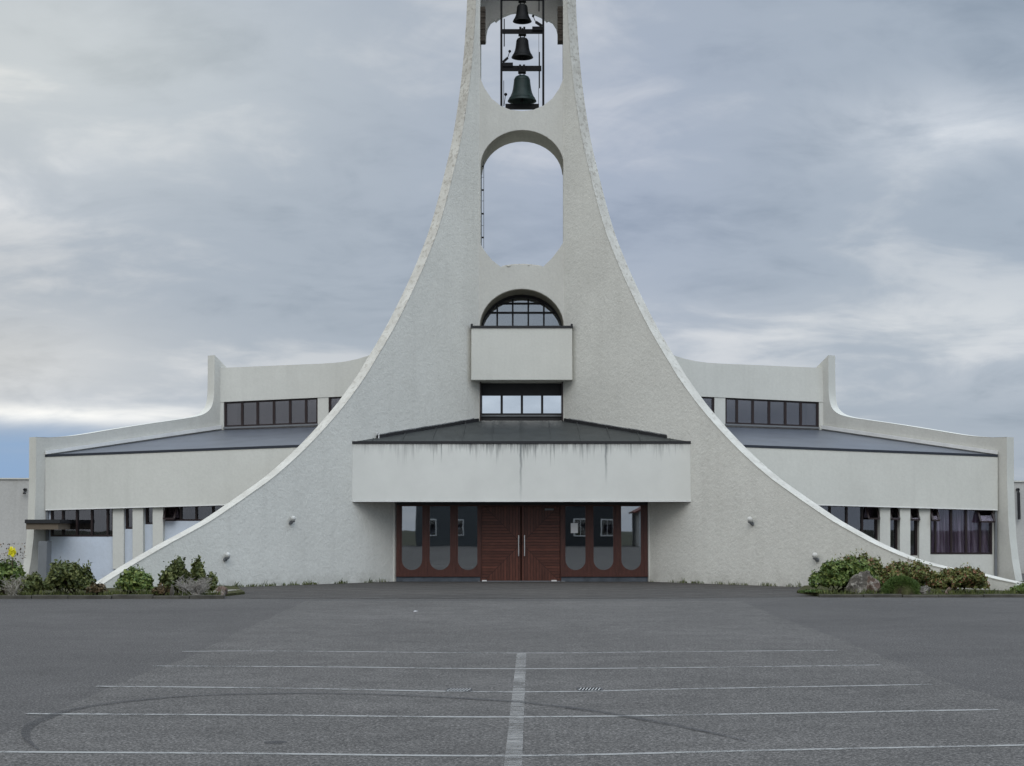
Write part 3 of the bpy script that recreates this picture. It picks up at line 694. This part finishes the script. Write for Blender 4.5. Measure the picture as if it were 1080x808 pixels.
# dark ledge at the left corner and grey box post below it
lz0, lz1 = zat(558.5, 48.6), zat(548, 48.6)
MB().box(on_y(26,550,48.6).x, on_y(63,550,48.6).x, 48.6, 50.2, lz0+.18, lz1).build('corner_ledge', M['dark_metal'], church)
MB().box(on_y(27,550,48.6).x, on_y(61,550,48.6).x, 48.65, 50.2, lz0, lz0+.179).build('ledge_soffit', M['warm_inside'], church)
MB().box(on_y(37,590,48.4).x, on_y(46,590,48.4).x, 48.7, 49.2, -.2, zat(571,48.4)).build('utility_cabinet', M['grey_metal'], church)

# ------------------------------------------------------------------ bells
YB = 54.4; Bp = lambda x, y: on_y(x, y, YB)
bf = thing('bell_frame', Bp(550.7,116), 'black steel frame carrying the bells in the upper tower opening', 'bell frame')
for x in (528.8, 573.0): MB().bar(Bp(x,113), Bp(x,-40), .072, .07).build('post', M['black_steel'], bf)
def beam(y, x0, x1, h=.12): MB().bar(Bp(x0,y), Bp(x1,y), h, h).build('beam', M['black_steel'], bf)
beam(33.3, 530, 572, .13); beam(72.3, 529, 571, .15); beam(-1, 529, 573, .1); beam(112.6, 533, 568.5, .16); beam(-34, 529, 573, .1)
for x, y0, y1, w in ((531.8,20,49,.035),(568.8,55,93,.045),(568.5,0,12,.04),(531.3,85,112,.018),(568,93,112,.015),(568.3,35,55,.012)): MB().bar(Bp(x,y0), Bp(x,y1), w).build('rod', M['black_steel'], bf)
for (bx, by), r, bars in (((533.4,99.6),.055,[((533.2,100),(531.5,112),.02)]), ((537.6,54.2),.05,[((537.5,54.5),(535,62.5),.022),((535.6,61),(530.5,65.5),.07),((531,64.5),(531,67.2),.05)]), ((562.2,17),.045,[((562.4,17.5),(565.5,24.5),.022),((565,23.2),(571.5,27.5),.08),((570,26.5),(570,29.2),.05)])):
    hm = MB().lathe([(.001,-r),(r*.7,-r*.7),(r,0),(r*.7,r*.7),(.001,r)], Bp(bx,by), 12)
    for a, b, w in bars: hm.bar(Bp(*a), Bp(*b), w)
    hm.build('hammer', M['black_steel'], bf)
for x0, x1, y0, y1 in ((561.3,572,29,33), (530,541,67,71)): 
    a, b = Bp(x0,y1), Bp(x1,y0); MB().box(a.x, b.x, YB-.12, YB+.12, a.z, b.z).build('drive_motor', M['black_steel'], bf)
def bell(cx, ytop, ymouth, w, mat, label):
    z0, z1 = Bp(cx,ymouth).z, Bp(cx,ytop).z; x = Bp(cx,ymouth).x; h = z1-z0; r = w/2/F*YB
    t = thing('church_bell', (x, YB, z0), label, 'bell', 'bells hung in the tower frame')
    prof = [(1.0,0),(.985,.03),(.90,.10),(.80,.20),(.70,.33),(.635,.48),(.595,.64),(.565,.78),(.535,.87),(.46,.94),(.30,.985),(.02,1.0)]
    b = MB().lathe([(a*r, z*h) for a, z in prof]+[(a*r*.86, z*h*.93) for a, z in reversed(prof)]+[(r*.9,.0),(r,0)], (x, YB, z0), 40)
    b.build('bell_body', mat, t, smooth=True)
    for zz in (.12, .82): MB().lathe([(r*(.885 if zz < .5 else .555), zz*h-.012),(r*(.905 if zz < .5 else .572), zz*h),(r*(.87 if zz < .5 else .55), zz*h+.012)], (x,YB,z0), 40).build('bell_band', mat, t, smooth='all')
    c = MB().tube([(x,YB,z0+h*.85),(x,YB,z0-.0)], .015, 8); rr = r*.13; c.lathe([(.001,-rr),(rr*.7,-rr*.7),(rr,0),(rr*.7,rr*.7),(.001,rr)], (x,YB,z0+.02), 12); c.bar((x,YB,z0),(x,YB,z0-.07), .022)
    c.build('clapper', M['black_steel'], t)
    y = MB().tube([(x-.06,YB,z1-.01),(x-.075,YB,z1+.08),(x-.02,YB,z1+.1)], .02, 8).tube([(x+.06,YB,z1-.01),(x+.075,YB,z1+.08),(x+.02,YB,z1+.1)], .02, 8)
    y.box(x-.13,x+.13,YB-.13,YB+.13,z1+.08,z1+.15).box(x-.1,x-.03,YB-.14,YB+.14,z1+.15,z1+.33).box(x+.03,x+.1,YB-.14,YB+.14,z1+.15,z1+.33).box(x-.025,x+.025,YB-.1,YB+.1,z1+.15,z1+.3)
    y.build('headstock', M['black_steel'], t)
bell(550.8, 4.5, 22.8, 20.5, M['black_bronze'], 'smallest black bell, topmost in the tower frame')
bell(550.9, 39.8, 60.8, 23.5, M['black_bronze'], 'middle black bell between the smaller and the largest bell')
bell(550.6, 79.6, 107.0, 31, M['bronze'], 'largest green-black bell, lowest in the tower frame')
# ladder
la = thing('tower_ladder', on_y(508.5,262,YC+.9), 'narrow steel ladder standing in the left jamb of the middle tower opening', 'ladder')
Ld = lambda x, y: on_y(x, y, YC+.9)
for x in (507.8, 510.2): MB().bar(Ld(x,262), Ld(x,168), .018 if x > 509 else .022).build('rail', M['grey_metal'], la)
for y in (175.5,187,200.5,212,225.5,238,250.5): MB().bar(Ld(507.9,y), Ld(510.1,y), .045 if y in (175.5,200.5,225.5,250.5) else .012, .05 if y in (175.5,200.5,225.5,250.5) else .012).build('rung', M['black_steel'], la)

# ------------------------------------------------------------------ beds, kerbs
def bed(s, kx, label):
    pts = [Vector((s*p[0], p[1], 0)) for p in kx]; MH = .09
    b = MB(); 
    # gently mounded: inner ring higher
    c = sum(pts, Vector())/len(pts); n = len(pts)
    ring = [p for p in pts]; r2 = [p.lerp(c, .10)+Vector((0,0,MH)) for p in pts]
    b.add([p+Vector((0,0,.06)) for p in ring]+r2+[p+Vector((0,0,-.03)) for p in ring], [(i,(i+1)%n,n+(i+1)%n,n+i) for i in range(n)]+[(2*n+i,2*n+(i+1)%n,(i+1)%n,i) for i in range(n)])
    t = tessellate_polygon([r2]); b.add(r2, [tuple(x) for x in t])
    o = b.build('planting_bed', M['soil']); o['kind'] = 'structure'; return o
yL, yR = ground(100,631.5).y, ground(950,630).y
bed(-1, [(7.15,yL+.3),(6.7,yL+2.5),(7.6,yL+6.6),(10.5,43.3),(12,42.6),(13.5,49),(24,49),(24,yL),(12,yL+.02),(8,yL)], '')
bed(1, [(6.95,yR+.2),(6.8,yR+2.5),(7.6,yR+6.2),(10.5,43.3),(12,42.6),(13.5,49),(24,49),(24,yR),(12,yR+.02),(8,yR)], '')
def kerb(s, x0, x1, y, h):
    t = thing('kerb', (s*(x0+x1)/2, y, 0), 'low weathered concrete kerb edging the %s planting bed' % ('left' if s < 0 else 'right'), 'kerb', 'kerbs along the planting beds')
    x = x0; b = MB()
    while x < x1:
        l = .78+random.random()*.3; dy = random.uniform(-.02,.02); b.box(min(s*x,s*(x+l-.015)), max(s*x,s*(x+l-.015)), y-.13+dy, y+.0+dy, -.02, h+random.uniform(-.015,.015)); x += l
    b.build('kerbstones', M['kerb'], t, bevel=.015)
kerb(-1, 6.75, 24, yL, .085); kerb(1, 6.9, 24, yR, .07)

# ------------------------------------------------------------------ plants
def leaves(mb, c, n, size, fn, elong=1.5, droop=.2):
    for i in range(n):
        p, nrm = fn(); a = Vector((random.gauss(0,1), random.gauss(0,1), random.gauss(0,1))).normalized()
        d = (nrm*1.0+a*.9).normalized(); u = d.cross(Vector((random.random()-.5, random.random()-.5, random.random()-.5))).normalized(); v = d.cross(u)
        s = size*random.uniform(.45,1.5); fold = d*s*.18
        mb.add([p-u*s*elong/2, p+v*s*.45+fold, p+u*s*elong/2, p-v*s*.45+fold], [(0,1,2),(0,2,3)])
def lobes_fn(lobes, inner=.55):
    w = [r[3]*r[5] for r in lobes]; tot = sum(w)
    def fn():
        while True:
            k = random.random()*tot; i = 0
            while k > w[i]: k -= w[i]; i += 1
            x, y, z, rx, ry, rz = lobes[i]
            d = Vector((random.gauss(0,1), random.gauss(0,1), random.gauss(0,1))).normalized()
            if d.z < -.45: continue
            rr = inner+(1-inner)*random.random()**.5
            nz = noise.noise(Vector((x+d.x*1.7, y+d.y*1.7, z+d.z*1.7))*2.2+Vector((i*3.1,0,0)))
            rr *= 1+.42*nz
            if noise.noise(Vector((x+d.x*rx, y+d.y*ry, z+d.z*rz))*5.5) < -.22: continue
            p = Vector((x+d.x*rx*rr, y+d.y*ry*rr, z+d.z*rz*rr))
            if p.z < .05: continue
            return p, d
    return fn
def shrub(px0, px1, ytop, ybase, Y, mat, n, size, label, kind='shrub', nl=9, depth=.7, group='shrubs in the planting beds', squat=1.0, spikes=12, twig='twig', cat='shrub', name='shrub', shape='dome'):
    x0, x1 = on_y(px0,600,Y).x, on_y(px1,600,Y).x; h = zat(ytop, Y)-.08; w = x1-x0; cx = (x0+x1)/2
    t = thing(name, (cx, Y, .08), label, cat, group)
    lobes = []
    for k in range(nl):
        u = (k+.5)/nl*2-1; u += random.uniform(-.12,.12); hh = h*((1-.42*abs(u)**3) if shape == 'dome' else (1-.6*max(0, u)))*random.uniform(.82,1.0)
        rx = w/nl*random.uniform(1.0,1.5); rz = hh*.36
        lobes.append((cx+u*(w/2-rx*.8), Y+random.uniform(-.5,.5)*depth, .08+hh-rz*.95, rx, depth*.45, rz))
        lobes.append((cx+u*(w/2-rx*.8), Y+random.uniform(-.4,.3)*depth, .10+hh*.35, rx*1.1, depth*.5, hh*.34))
    fn = lobes_fn(lobes); mb = MB(); leaves(mb, None, n, size, fn)
    for k in range(spikes):            # shoots that break the outline
        l = random.choice(lobes[::2]); b0 = Vector((l[0]+random.uniform(-.7,.7)*l[3], l[1]+random.uniform(-.5,.5)*l[4], l[2]+l[5]*.6)); d = Vector((random.uniform(-.35,.35), random.uniform(-.3,.3), 1)).normalized()
        L = random.uniform(.08,.20)*h/.9
        for q in range(9):
            p = b0+d*L*q/6+Vector((random.gauss(0,.022), random.gauss(0,.022), 0)); u = Vector((random.gauss(0,1), random.gauss(0,1), random.gauss(.6,1))).normalized(); v = u.cross(d).normalized(); s = size*random.uniform(.6,1.1)
            mb.add([p, p+u*s*.7+v*s*.4, p+u*s*1.4, p+u*s*.7-v*s*.4], [(0,1,2),(0,2,3)])
    mb.build('foliage', M[mat], t, recalc=False)
    tw = MB()
    for k in range(16):
        l = random.choice(lobes); a = Vector((cx+random.uniform(-.3,.3)*w, Y+random.uniform(-.15,.15), .06)); b = Vector((l[0]+random.uniform(-.5,.5)*l[3], l[1], l[2]+l[5]*random.uniform(.2,.8))); m_ = a.lerp(b,.5)+Vector((random.uniform(-.05,.05),0,random.uniform(-.02,.06)))
        tw.tube([a,m_,b], [.014,.010,.004], 5)
    tw.build('stems', M[twig], t)
    return t
BL, BR = yL+.48, yR+.48
s1 = shrub(-32, 27, 589, 629, BL+.2, 'leaf_green', 3600, .062, 'green shrub with pale dry stems and a yellow bloom at the left edge', spikes=22)
shrub(24, 47, 603, 629, BL, 'leaf_dark', 1300, .055, 'small dark green shrub between the yellow-bloomed shrub and the broad one', nl=4, spikes=8, depth=.5)
shrub(46, 97, 592, 629, BL, 'leaf_dark', 5600, .058, 'broad dark olive shrub in front of the pale blue wall', spikes=22)
shrub(92, 113, 615, 629, BL-.1, 'brown_leaf', 700, .045, 'low brownish straggly shrub beside the broad dark shrub', nl=4, spikes=8, depth=.4)
shrub(120, 160.5, 597, 629, BL, 'leaf_green', 3400, .056, 'rounded mid green shrub left of the tall twin shrubs', spikes=14, nl=6)
shrub(160, 181, 617, 629, BL-.2, 'brown_leaf', 700, .045, 'low clump of rusty brown plants between two green shrubs', nl=4, spikes=8, depth=.35, cat='plant', name='low_plant')
shrub(169, 200, 588.5, 620, BL+.1, 'leaf_dark', 2300, .062, 'dense dark green shrub standing behind grey dead twigs', nl=5, spikes=10, depth=.5)
shrub(200, 217, 588, 622, BL+.15, 'leaf_dark', 1000, .058, 'thin open shrub with gappy olive leaves, rightmost on the left bed', nl=3, spikes=12, depth=.35)
shrub(214, 229, 604, 622, BL+.2, 'leaf_dark', 450, .055, 'small olive sprig leaning right beside the thin open shrub', nl=3, spikes=8, depth=.3)
c = shrub(856, 925, 585, 628, BR+.5, 'leaf_green', 7500, .054, 'large green shrub behind the leaning boulder at the bed end', spikes=16)
shrub(872, 940, 583, 612, BR+.95, 'leaf_red', 7500, .052, 'wide shrub turning red on top, behind the leaning boulder', spikes=26)
shrub(915, 996, 591, 628, BR+.7, 'leaf_red', 8500, .050, 'spreading green and red shrub in the middle of the right bed', spikes=30)
shrub(983, 1043, 597, 628, BR+.3, 'leaf_red', 7000, .050, 'rounded shrub with reddish tips near the right end wall', spikes=22)
shrub(1061, 1125, 616, 629, BR+.2, 'leaf_green', 2600, .052, 'low yellow-green shrub cut by the right edge of the picture', spikes=14)
shrub(842, 872, 622.5, 628, BR+.2, 'needle', 900, .035, 'thin patch of low weeds left of the large green shrub', nl=6, spikes=14, depth=.4, cat='plant', name='low_plant')
# fine needled cushion
t = thing('cushion_plant', (on_y(949,620,BR).x, BR-.15, .06), 'smooth domed cushion of fine green needles between the rocks', 'plant', 'shrubs in the planting beds')
mb = MB(); c0 = t.location
for i in range(9000):
    d = Vector((random.gauss(0,1), random.gauss(0,1), abs(random.gauss(0,1)))).normalized(); rr = random.uniform(.86,1.0); p = Vector((c0.x+d.x*.46*rr, c0.y+d.y*.36*rr, .07+d.z*.40*rr)); u = (d+Vector((random.gauss(0,.35), random.gauss(0,.35), random.gauss(.15,.3)))).normalized(); v = u.cross(Vector((random.gauss(0,1), random.gauss(0,1), .3))).normalized()
    mb.add([p-v*.008, p+v*.008, p+u*.05], [(0,1,2)])
mb.build('foliage', M['needle'], t, recalc=False)
MB().lathe([(.40*math.cos(a), .34*math.sin(a)) for a in [k*math.pi/16 for k in range(9)]], (c0.x, c0.y, .05), 20).build('inner_mass', M['soil'], t, smooth='all')
# yellow bloom on the left shrub
yb_ = MB(); yc = on_y(12.5, 582, BL)
for k in range(90):
    a = random.random()*2*math.pi; r = random.uniform(.02,.085); p = yc+Vector((r*math.cos(a)*.9+.25*r*math.sin(a)*-1, random.uniform(-.03,.03), r*math.sin(a)*1.25)); d = Vector((math.cos(a), random.gauss(0,.5), math.sin(a)*1.4)).normalized(); v = d.cross(Vector((0,1,.2))).normalized()
    yb_.add([p-d*.03, p+v*.018, p+d*.045, p-v*.018], [(0,1,2,3)])
yb_.build('yellow_bloom', M['yellow'], s1, recalc=False)
ys = MB().tube([Vector((yc.x+.05,yc.y,.5)), Vector((yc.x+.02,yc.y,.8)), yc+Vector((0,0.02,-.05))], .012, 6); ys.build('bloom_stem', M['twig'], s1)
sb = MB()
for k in range(130):
    p = on_y(random.uniform(-4,27), random.uniform(573,596), BL+random.uniform(0,.3)); s_ = .03; u = Vector((random.gauss(0,1),random.gauss(0,1),random.gauss(0,1))).normalized(); v = u.cross(Vector((0,0,1))).normalized(); sb.add([p-u*s_, p+v*s_*.6, p+u*s_, p-v*s_*.6], [(0,1,2,3)])
sb.build('withered_heads', M['brown_leaf'], s1, recalc=False)
# pale dry stalks and dead twigs
def twigs(px0, px1, ytop, Y, n, mat, label, name='dead_shrub', cat='dead shrub', base=None):
    x0, x1 = on_y(px0,620,Y).x, on_y(px1,620,Y).x; cx = (x0+x1)/2; h = zat(ytop, Y)-.06
    t = thing(name, (cx, Y, .06), label, cat); b = MB()
    for k in range(n):
        a = Vector((cx+random.uniform(-.3,.3)*(x1-x0), Y+random.uniform(-.15,.15), .05)); e = Vector((random.uniform(x0,x1), Y+random.uniform(-.3,.3), .06+h*random.uniform(.45,1)*(1-.5*abs(random.uniform(-1,1))**2)))
        m_ = a.lerp(e,.55)+Vector((random.gauss(0,.05), 0, random.gauss(0,.03))); b.tube([a,m_,e], [.009,.007,.003], 4)
        for q in range(4):
            s0 = m_.lerp(e, random.random()); b.tube([s0, s0+Vector((random.gauss(0,.07), random.gauss(0,.05), random.uniform(.0,.1)))], [.005,.002], 4)
    b.build('twigs', M[mat], t); return t
twigs(186, 222, 608, BL-.25, 120, 'twig_grey', 'tangle of bare silver grey twigs below the dark green shrub')
twigs(2, 26, 606, BL-.35, 50, 'straw', 'bleached dry stalks in front of the yellow-bloomed shrub', 'dry_stalks', 'dry stalks')
# rocks
def rock(cx, Y, w, h, d, mat, label, lean=0, seed=0, z=.03):
    bm = bmesh.new(); bmesh.ops.create_icosphere(bm, subdivisions=5, radius=1)
    rnd = random.Random(seed); planes = [(Vector((rnd.gauss(0,1), rnd.gauss(0,1), rnd.gauss(.2,1))).normalized(), rnd.uniform(.55,.85)) for _ in range(11)]
    for v in bm.verts:
        p = v.co.copy()
        for n, o in planes:
            k = p.dot(n)
            if k > o: p -= n*(k-o)*.92
        p *= 1+.16*noise.noise(p*1.9+Vector((seed,0,0)))+.07*noise.noise(p*5+Vector((seed,0,0)))+.03*noise.noise(p*12)
        q = Vector((p.x*w/2, p.y*d/2, (p.z+.6)*h/1.5)); q.x += lean*q.z; v.co = q
    me = bpy.data.meshes.new('boulder'); bm.to_mesh(me); bm.free(); me.materials.append(M[mat])
    o = bpy.data.objects.new('boulder', me); COL.objects.link(o); o.location = (cx, Y, z); return tag(o, label, 'rock', 'rocks in the planting beds')
Yk = yR+.32
rock(on_y(904,620,Yk).x, Yk+.12, .60, .56, .5, 'rock', 'tall pale lichened boulder leaning right, largest of the rocks', .35, 3)
rock(on_y(918,620,Yk+.1).x, Yk+.05, .42, .50, .4, 'rock_brown', 'brown boulder tucked against the right of the tall pale one', .0, 8)
rock(on_y(972,620,Yk).x, Yk, .62, .24, .4, 'rock', 'flat low stone right of the green needle cushion', 0, 5)
rock(on_y(1001,620,Yk-.1).x, Yk-.05, .18, .20, .2, 'rock_brown', 'small pinkish brown stone in front of the rounded reddish shrub', 0, 6)
rock(on_y(232.5,620,yL+.5).x, yL+.5, .40, .27, .35, 'rock_brown', 'dark rounded boulder at the inner end of the left bed', 0, 11, .0)
rock(on_y(181.5,620,BL-.4).x, BL-.42, .12, .28, .12, 'rock', 'small upright whitish stone by the grey dead twigs', 0, 13)
# fallen sticks
sk = MB(); a = on_y(216,627,yL+.25); b0 = on_y(252,623.5,yL+.8)
for k in range(5):
    sk.tube([a+Vector((random.uniform(-.1,.2),random.uniform(-.1,.1),random.uniform(.0,.03))), a.lerp(b0,.5)+Vector((0,random.uniform(-.1,.1),random.uniform(.02,.07))), b0+Vector((random.uniform(-.3,.1),random.uniform(-.1,.1),random.uniform(0,.04)))], [.016,.012,.005], 5)
tag(sk.build('fallen_sticks', M['straw']), 'bundle of pale fallen sticks beside the dark rounded boulder', 'sticks')
# weeds along wall bases and kerbs
wd = MB()
def tuft(p, h, n=5):
    for k in range(n):
        q = p+Vector((random.gauss(0,.03), random.gauss(0,.03), 0)); e = q+Vector((random.gauss(0,.25)*h, random.gauss(0,.2)*h, h*random.uniform(.5,1))); v = Vector((random.gauss(0,1), random.gauss(0,1), 0)).normalized()*.008; m_ = q.lerp(e,.6)+Vector((0,0,h*.1))
        wd.add([q-v, q+v, m_+v*.8, e, m_-v*.8], [(0,1,2,3,4)])
for s in (-1, 1):
    for k in range(330):
        u = random.random()**.8; p = Vector((s*(3.9+u*5.2), 50.7-(u*5.2+.1)*math.tan(ANG), 0))+fins[s].n*random.uniform(.0,.10)
        if s > 0 and random.random() < .35: continue
        if noise.noise(p*1.3) > -.1: tuft(p, random.uniform(.04,.13) if random.random() < .88 else random.uniform(.14,.22), 3)
    yk = yL if s < 0 else yR
    for k in range(900):
        p = Vector((s*random.uniform(6.9,24), yk+random.uniform(.03,.45), .05+.05*random.random())); tuft(p, random.uniform(.04,.15), 5)
tag(wd.build('weeds', M['leaf_dark'], recalc=False), 'thin straggling weeds along the wall foot and behind the kerbs', 'weeds', kind='stuff')

# ------------------------------------------------------------------ houses across the street behind the viewpoint (they show in the door glass)
M['house_white'] = plain('white_boards', (.55, .56, .56, 1), .8, .2, 0, .1); M['house_red'] = plain('dull_red_iron', (.16, .05, .04, 1), .7, .3); M['house_dark'] = plain('dark_boards', (.05, .055, .06, 1), .8, .2); M['house_grey'] = plain('grey_boards', (.10, .11, .115, 1), .8, .2)
def house(x, y, w, d, h, rh, wall, roof, label):
    t = thing('town_house', (x, y, 0), label, 'house', 'houses across the street'); b = MB(); x0, x1 = x-w/2, x+w/2
    b.prism([[Vector((x0,y,-.02)), Vector((x1,y,-.02)), Vector((x1,y,h)), Vector((x,y,h+rh)), Vector((x0,y,h))]], (0,-d,0)); b.build('wall', wall, t)
    r = MB()
    for s in (-1,1): r.prism([[Vector((x,y+.3,h+rh+.02)), Vector((x+s*(w/2+.3),y+.3,h-.3*rh/(w/2)+.02)), Vector((x+s*(w/2+.3),y+.3,h-.3*rh/(w/2)+.14)), Vector((x,y+.3,h+rh+.16))]], (0,-d-.6,0))
    r.build('roof', roof, t)
    n = max(2, int(w/2.4))
    for fl in range(2):
        if fl and h < 4: continue
        for k in range(n):
            cx = x0+(k+.5)*w/n; z = 1.0+fl*2.7; wo = MB().box(cx-.5,cx+.5,y+.004,y+.05,z,z+1.3).build('window', M['dark_glass'], t)
            MB().box(cx-.6,cx-.5,y+.004,y+.09,z-.1,z+1.4).box(cx+.5,cx+.6,y+.004,y+.09,z-.1,z+1.4).box(cx-.5,cx+.5,y+.004,y+.09,z-.1,z).box(cx-.5,cx+.5,y+.004,y+.09,z+1.3,z+1.4).box(cx-.02,cx+.02,y+.051,y+.08,z,z+1.3).build('frame', M['white'], wo)
house(-18, -44, 12, 9, 3.2, 2.2, M['house_white'], M['house_grey'], 'white gabled house across the street with a grey roof')
house(-4.5, -50, 10, 9, 5.6, 2.6, M['house_grey'], M['house_red'], 'grey two-storey house across the street with a red roof')
house(14.6, -44, 9, 9, 3.0, 2.4, M['house_white'], M['house_red'], 'white gabled house across the street with a red roof')
house(5.2, -48, 7.2, 9, 5.0, 2.4, M['house_dark'], M['house_grey'], 'dark two-storey house across the street with a grey roof')

# ------------------------------------------------------------------ world and light
world = bpy.data.worlds.new('World'); scene.world = world; world.use_nodes = True
nt = world.node_tree; bg = nt.nodes['Background']; bg.inputs['Strength'].default_value = .1
N = nt.nodes.new; Lk = nt.links.new
SUN_EL, SUN_AZ = R(42), R(176)          # azimuth clockwise from +Y: behind the viewer, a little to the right
sky = N('ShaderNodeTexSky'); sky.sky_type = 'NISHITA'; sky.sun_disc = False; sky.sun_elevation = SUN_EL; sky.sun_rotation = SUN_AZ; sky.air_density = 1.3; sky.dust_density = 1.5
tc = N('ShaderNodeTexCoord'); sx = N('ShaderNodeSeparateXYZ'); Lk(tc.outputs['Generated'], sx.inputs[0]); dx, dy, dz = sx.outputs
def m2(op, a, b=0.0, c=None, clamp=False):
    n = N('ShaderNodeMath'); n.operation = op; n.use_clamp = clamp
    for i, x in enumerate((a, b, c)):
        if x is None: continue
        if isinstance(x, (int, float)): n.inputs[i].default_value = x
        else: Lk(x, n.inputs[i])
    return n.outputs[0]
def mixc(f, a, b, mode='MIX'):
    n = N('ShaderNodeMix'); n.data_type = 'RGBA'; n.blend_type = mode
    for i, x in ((0, f), (6, a), (7, b)):
        if isinstance(x, (int, float, tuple)): n.inputs[i].default_value = x
        else: Lk(x, n.inputs[i])
    return n.outputs[2]
def rampw(f, stops):
    r = N('ShaderNodeValToRGB'); r.color_ramp.interpolation = 'EASE'; e = r.color_ramp.elements
    while len(e) < len(stops): e.new(.5)
    for x, (p, c) in zip(e, stops): x.position = p; x.color = c if isinstance(c, tuple) else (c,c,c,1)
    Lk(f, r.inputs[0]); return r.outputs[0]
zz = m2('MAXIMUM', dz, 0.0); inv = m2('DIVIDE', 1.0, m2('ADD', zz, .24))
cb = N('ShaderNodeCombineXYZ'); Lk(m2('MULTIPLY', dx, inv), cb.inputs[0]); Lk(m2('MULTIPLY', dy, inv), cb.inputs[1])
def nz(scale, detail, rough, off, st=(1,1,1), dist=0.0):
    mp = N('ShaderNodeMapping'); mp.inputs['Location'].default_value = off; mp.inputs['Scale'].default_value = st; Lk(cb.outputs[0], mp.inputs[0])
    n = N('ShaderNodeTexNoise'); n.inputs['Scale'].default_value = scale; n.inputs['Detail'].default_value = detail; n.inputs['Roughness'].default_value = rough; n.inputs['Distortion'].default_value = dist
    Lk(mp.outputs[0], n.inputs['Vector']); return n.outputs['Fac']
n1 = nz(1.5, 5, .5, (3.1,.7,0)); n2 = nz(4.4, 6, .55, (1.7,4.2,0), (.85,1,1), .5); n3 = nz(10, 7, .6, (5.2,1.1,0), (.8,1,1), .8)
az = m2('ARCTAN2', dx, dy); el = m2('ARCSINE', dz)
def gauss(px, py, sxp, syp):
    a0, e0 = (px-550)/F, (557-py)/F
    u = m2('DIVIDE', m2('SUBTRACT', az, a0), sxp/F); v = m2('DIVIDE', m2('SUBTRACT', el, e0), syp/F)
    return m2('EXPONENT', m2('MULTIPLY', m2('ADD', m2('MULTIPLY', u, u), m2('MULTIPLY', v, v)), -.5))
dens = m2('ADD', m2('MULTIPLY', n1, .56), m2('MULTIPLY_ADD', n3, .12, m2('MULTIPLY', n2, .34)))
cloud = rampw(dens, [(.36, (.268,.330,.408,1)), (.51, (.375,.442,.525,1)), (.64, (.54,.592,.648,1))])
def addg(col, g, c):
    return mixc(1.0, col, mixc(g, (0,0,0,1), c), 'ADD')
ng = rampw(n2, [(.35, .25), (.65, 1.0)])
for px, py, sx_, sy_, c, nzd in ((60,70,200,95,(.20,.20,.155,1),False),(10,205,90,35,(.16,.16,.16,1),True),(20,385,120,38,(.22,.20,.16,1),False),(985,150,85,28,(.24,.23,.21,1),True),
        (850,345,230,26,(.12,.11,.09,1),True),(640,190,120,160,(-.02,-.0,.03,1),False),(1080,395,200,25,(.10,.09,.08,1),True),(200,425,260,22,(.12,.12,.12,1),True)):
    g = gauss(px, py, sx_, sy_); cloud = addg(cloud, m2('MULTIPLY', g, ng) if nzd else g, c)
# the overcast is brighter overhead
up_ = rampw(dz, [(.30, 1.0), (.80, 3.3)]); cloud = mixc(1.0, cloud, up_, 'MULTIPLY')
back = rampw(m2('MULTIPLY_ADD', dy, .5, .5), [(.25, 1.35), (.7, 1.0)]); cloud = mixc(1.0, cloud, back, 'MULTIPLY')
side = rampw(m2('MULTIPLY_ADD', dx, .5, .5), [(.1, (1.16, 1.01, .86, 1)), (.45, (1.04, 1.0, .98, 1)), (.9, (.98, 1.0, 1.03, 1))]); cloud = mixc(1.0, cloud, side, 'MULTIPLY')
blue = addg((.15,.27,.52,1), gauss(80,443,170,7), (.45,.42,.28,1))
bm_ = m2('MULTIPLY', gauss(-60,487,215,34), 1.5, clamp=True); bm_ = m2('MULTIPLY', bm_, rampw(m2('ADD', m2('MULTIPLY', n2, .05), m2('MULTIPLY', el, 1.0)), [(.055, 1.0), (.115, 0.0)]))
strk = m2('MULTIPLY', gauss(50,442,200,7), rampw(n2, [(.3,.5),(.6,1.0)]))
cloud = mixc(m2('MULTIPLY', bm_, 1.0, clamp=True), cloud, (.26,.40,.62,1)); cloud = addg(cloud, strk, (.50,.45,.36,1))
cl10 = N('ShaderNodeVectorMath'); cl10.operation = 'SCALE'; Lk(cloud, cl10.inputs[0]); cl10.inputs['Scale'].default_value = 10
fin_ = mixc(.94, sky.outputs[0], cl10.outputs[0]); Lk(fin_, bg.inputs['Color'])
sun = bpy.data.lights.new('sun', 'SUN'); sun.energy = .75; sun.angle = R(35); sun.color = (1, .93, .82)
so = bpy.data.objects.new('sun', sun); COL.objects.link(so)
dirv = Vector((math.sin(SUN_AZ)*math.cos(SUN_EL), math.cos(SUN_AZ)*math.cos(SUN_EL), math.sin(SUN_EL)))
so.rotation_euler = dirv.to_track_quat('Z', 'Y').to_euler(); so.location = (0, -20, 40)
vs_ = scene.view_settings; vs_.view_transform = 'Standard'; vs_.look = 'None'; vs_.exposure = 0; vs_.gamma = 1
scene.render.engine = 'CYCLES'; scene.cycles.max_bounces = 8; scene.cycles.transparent_max_bounces = 12
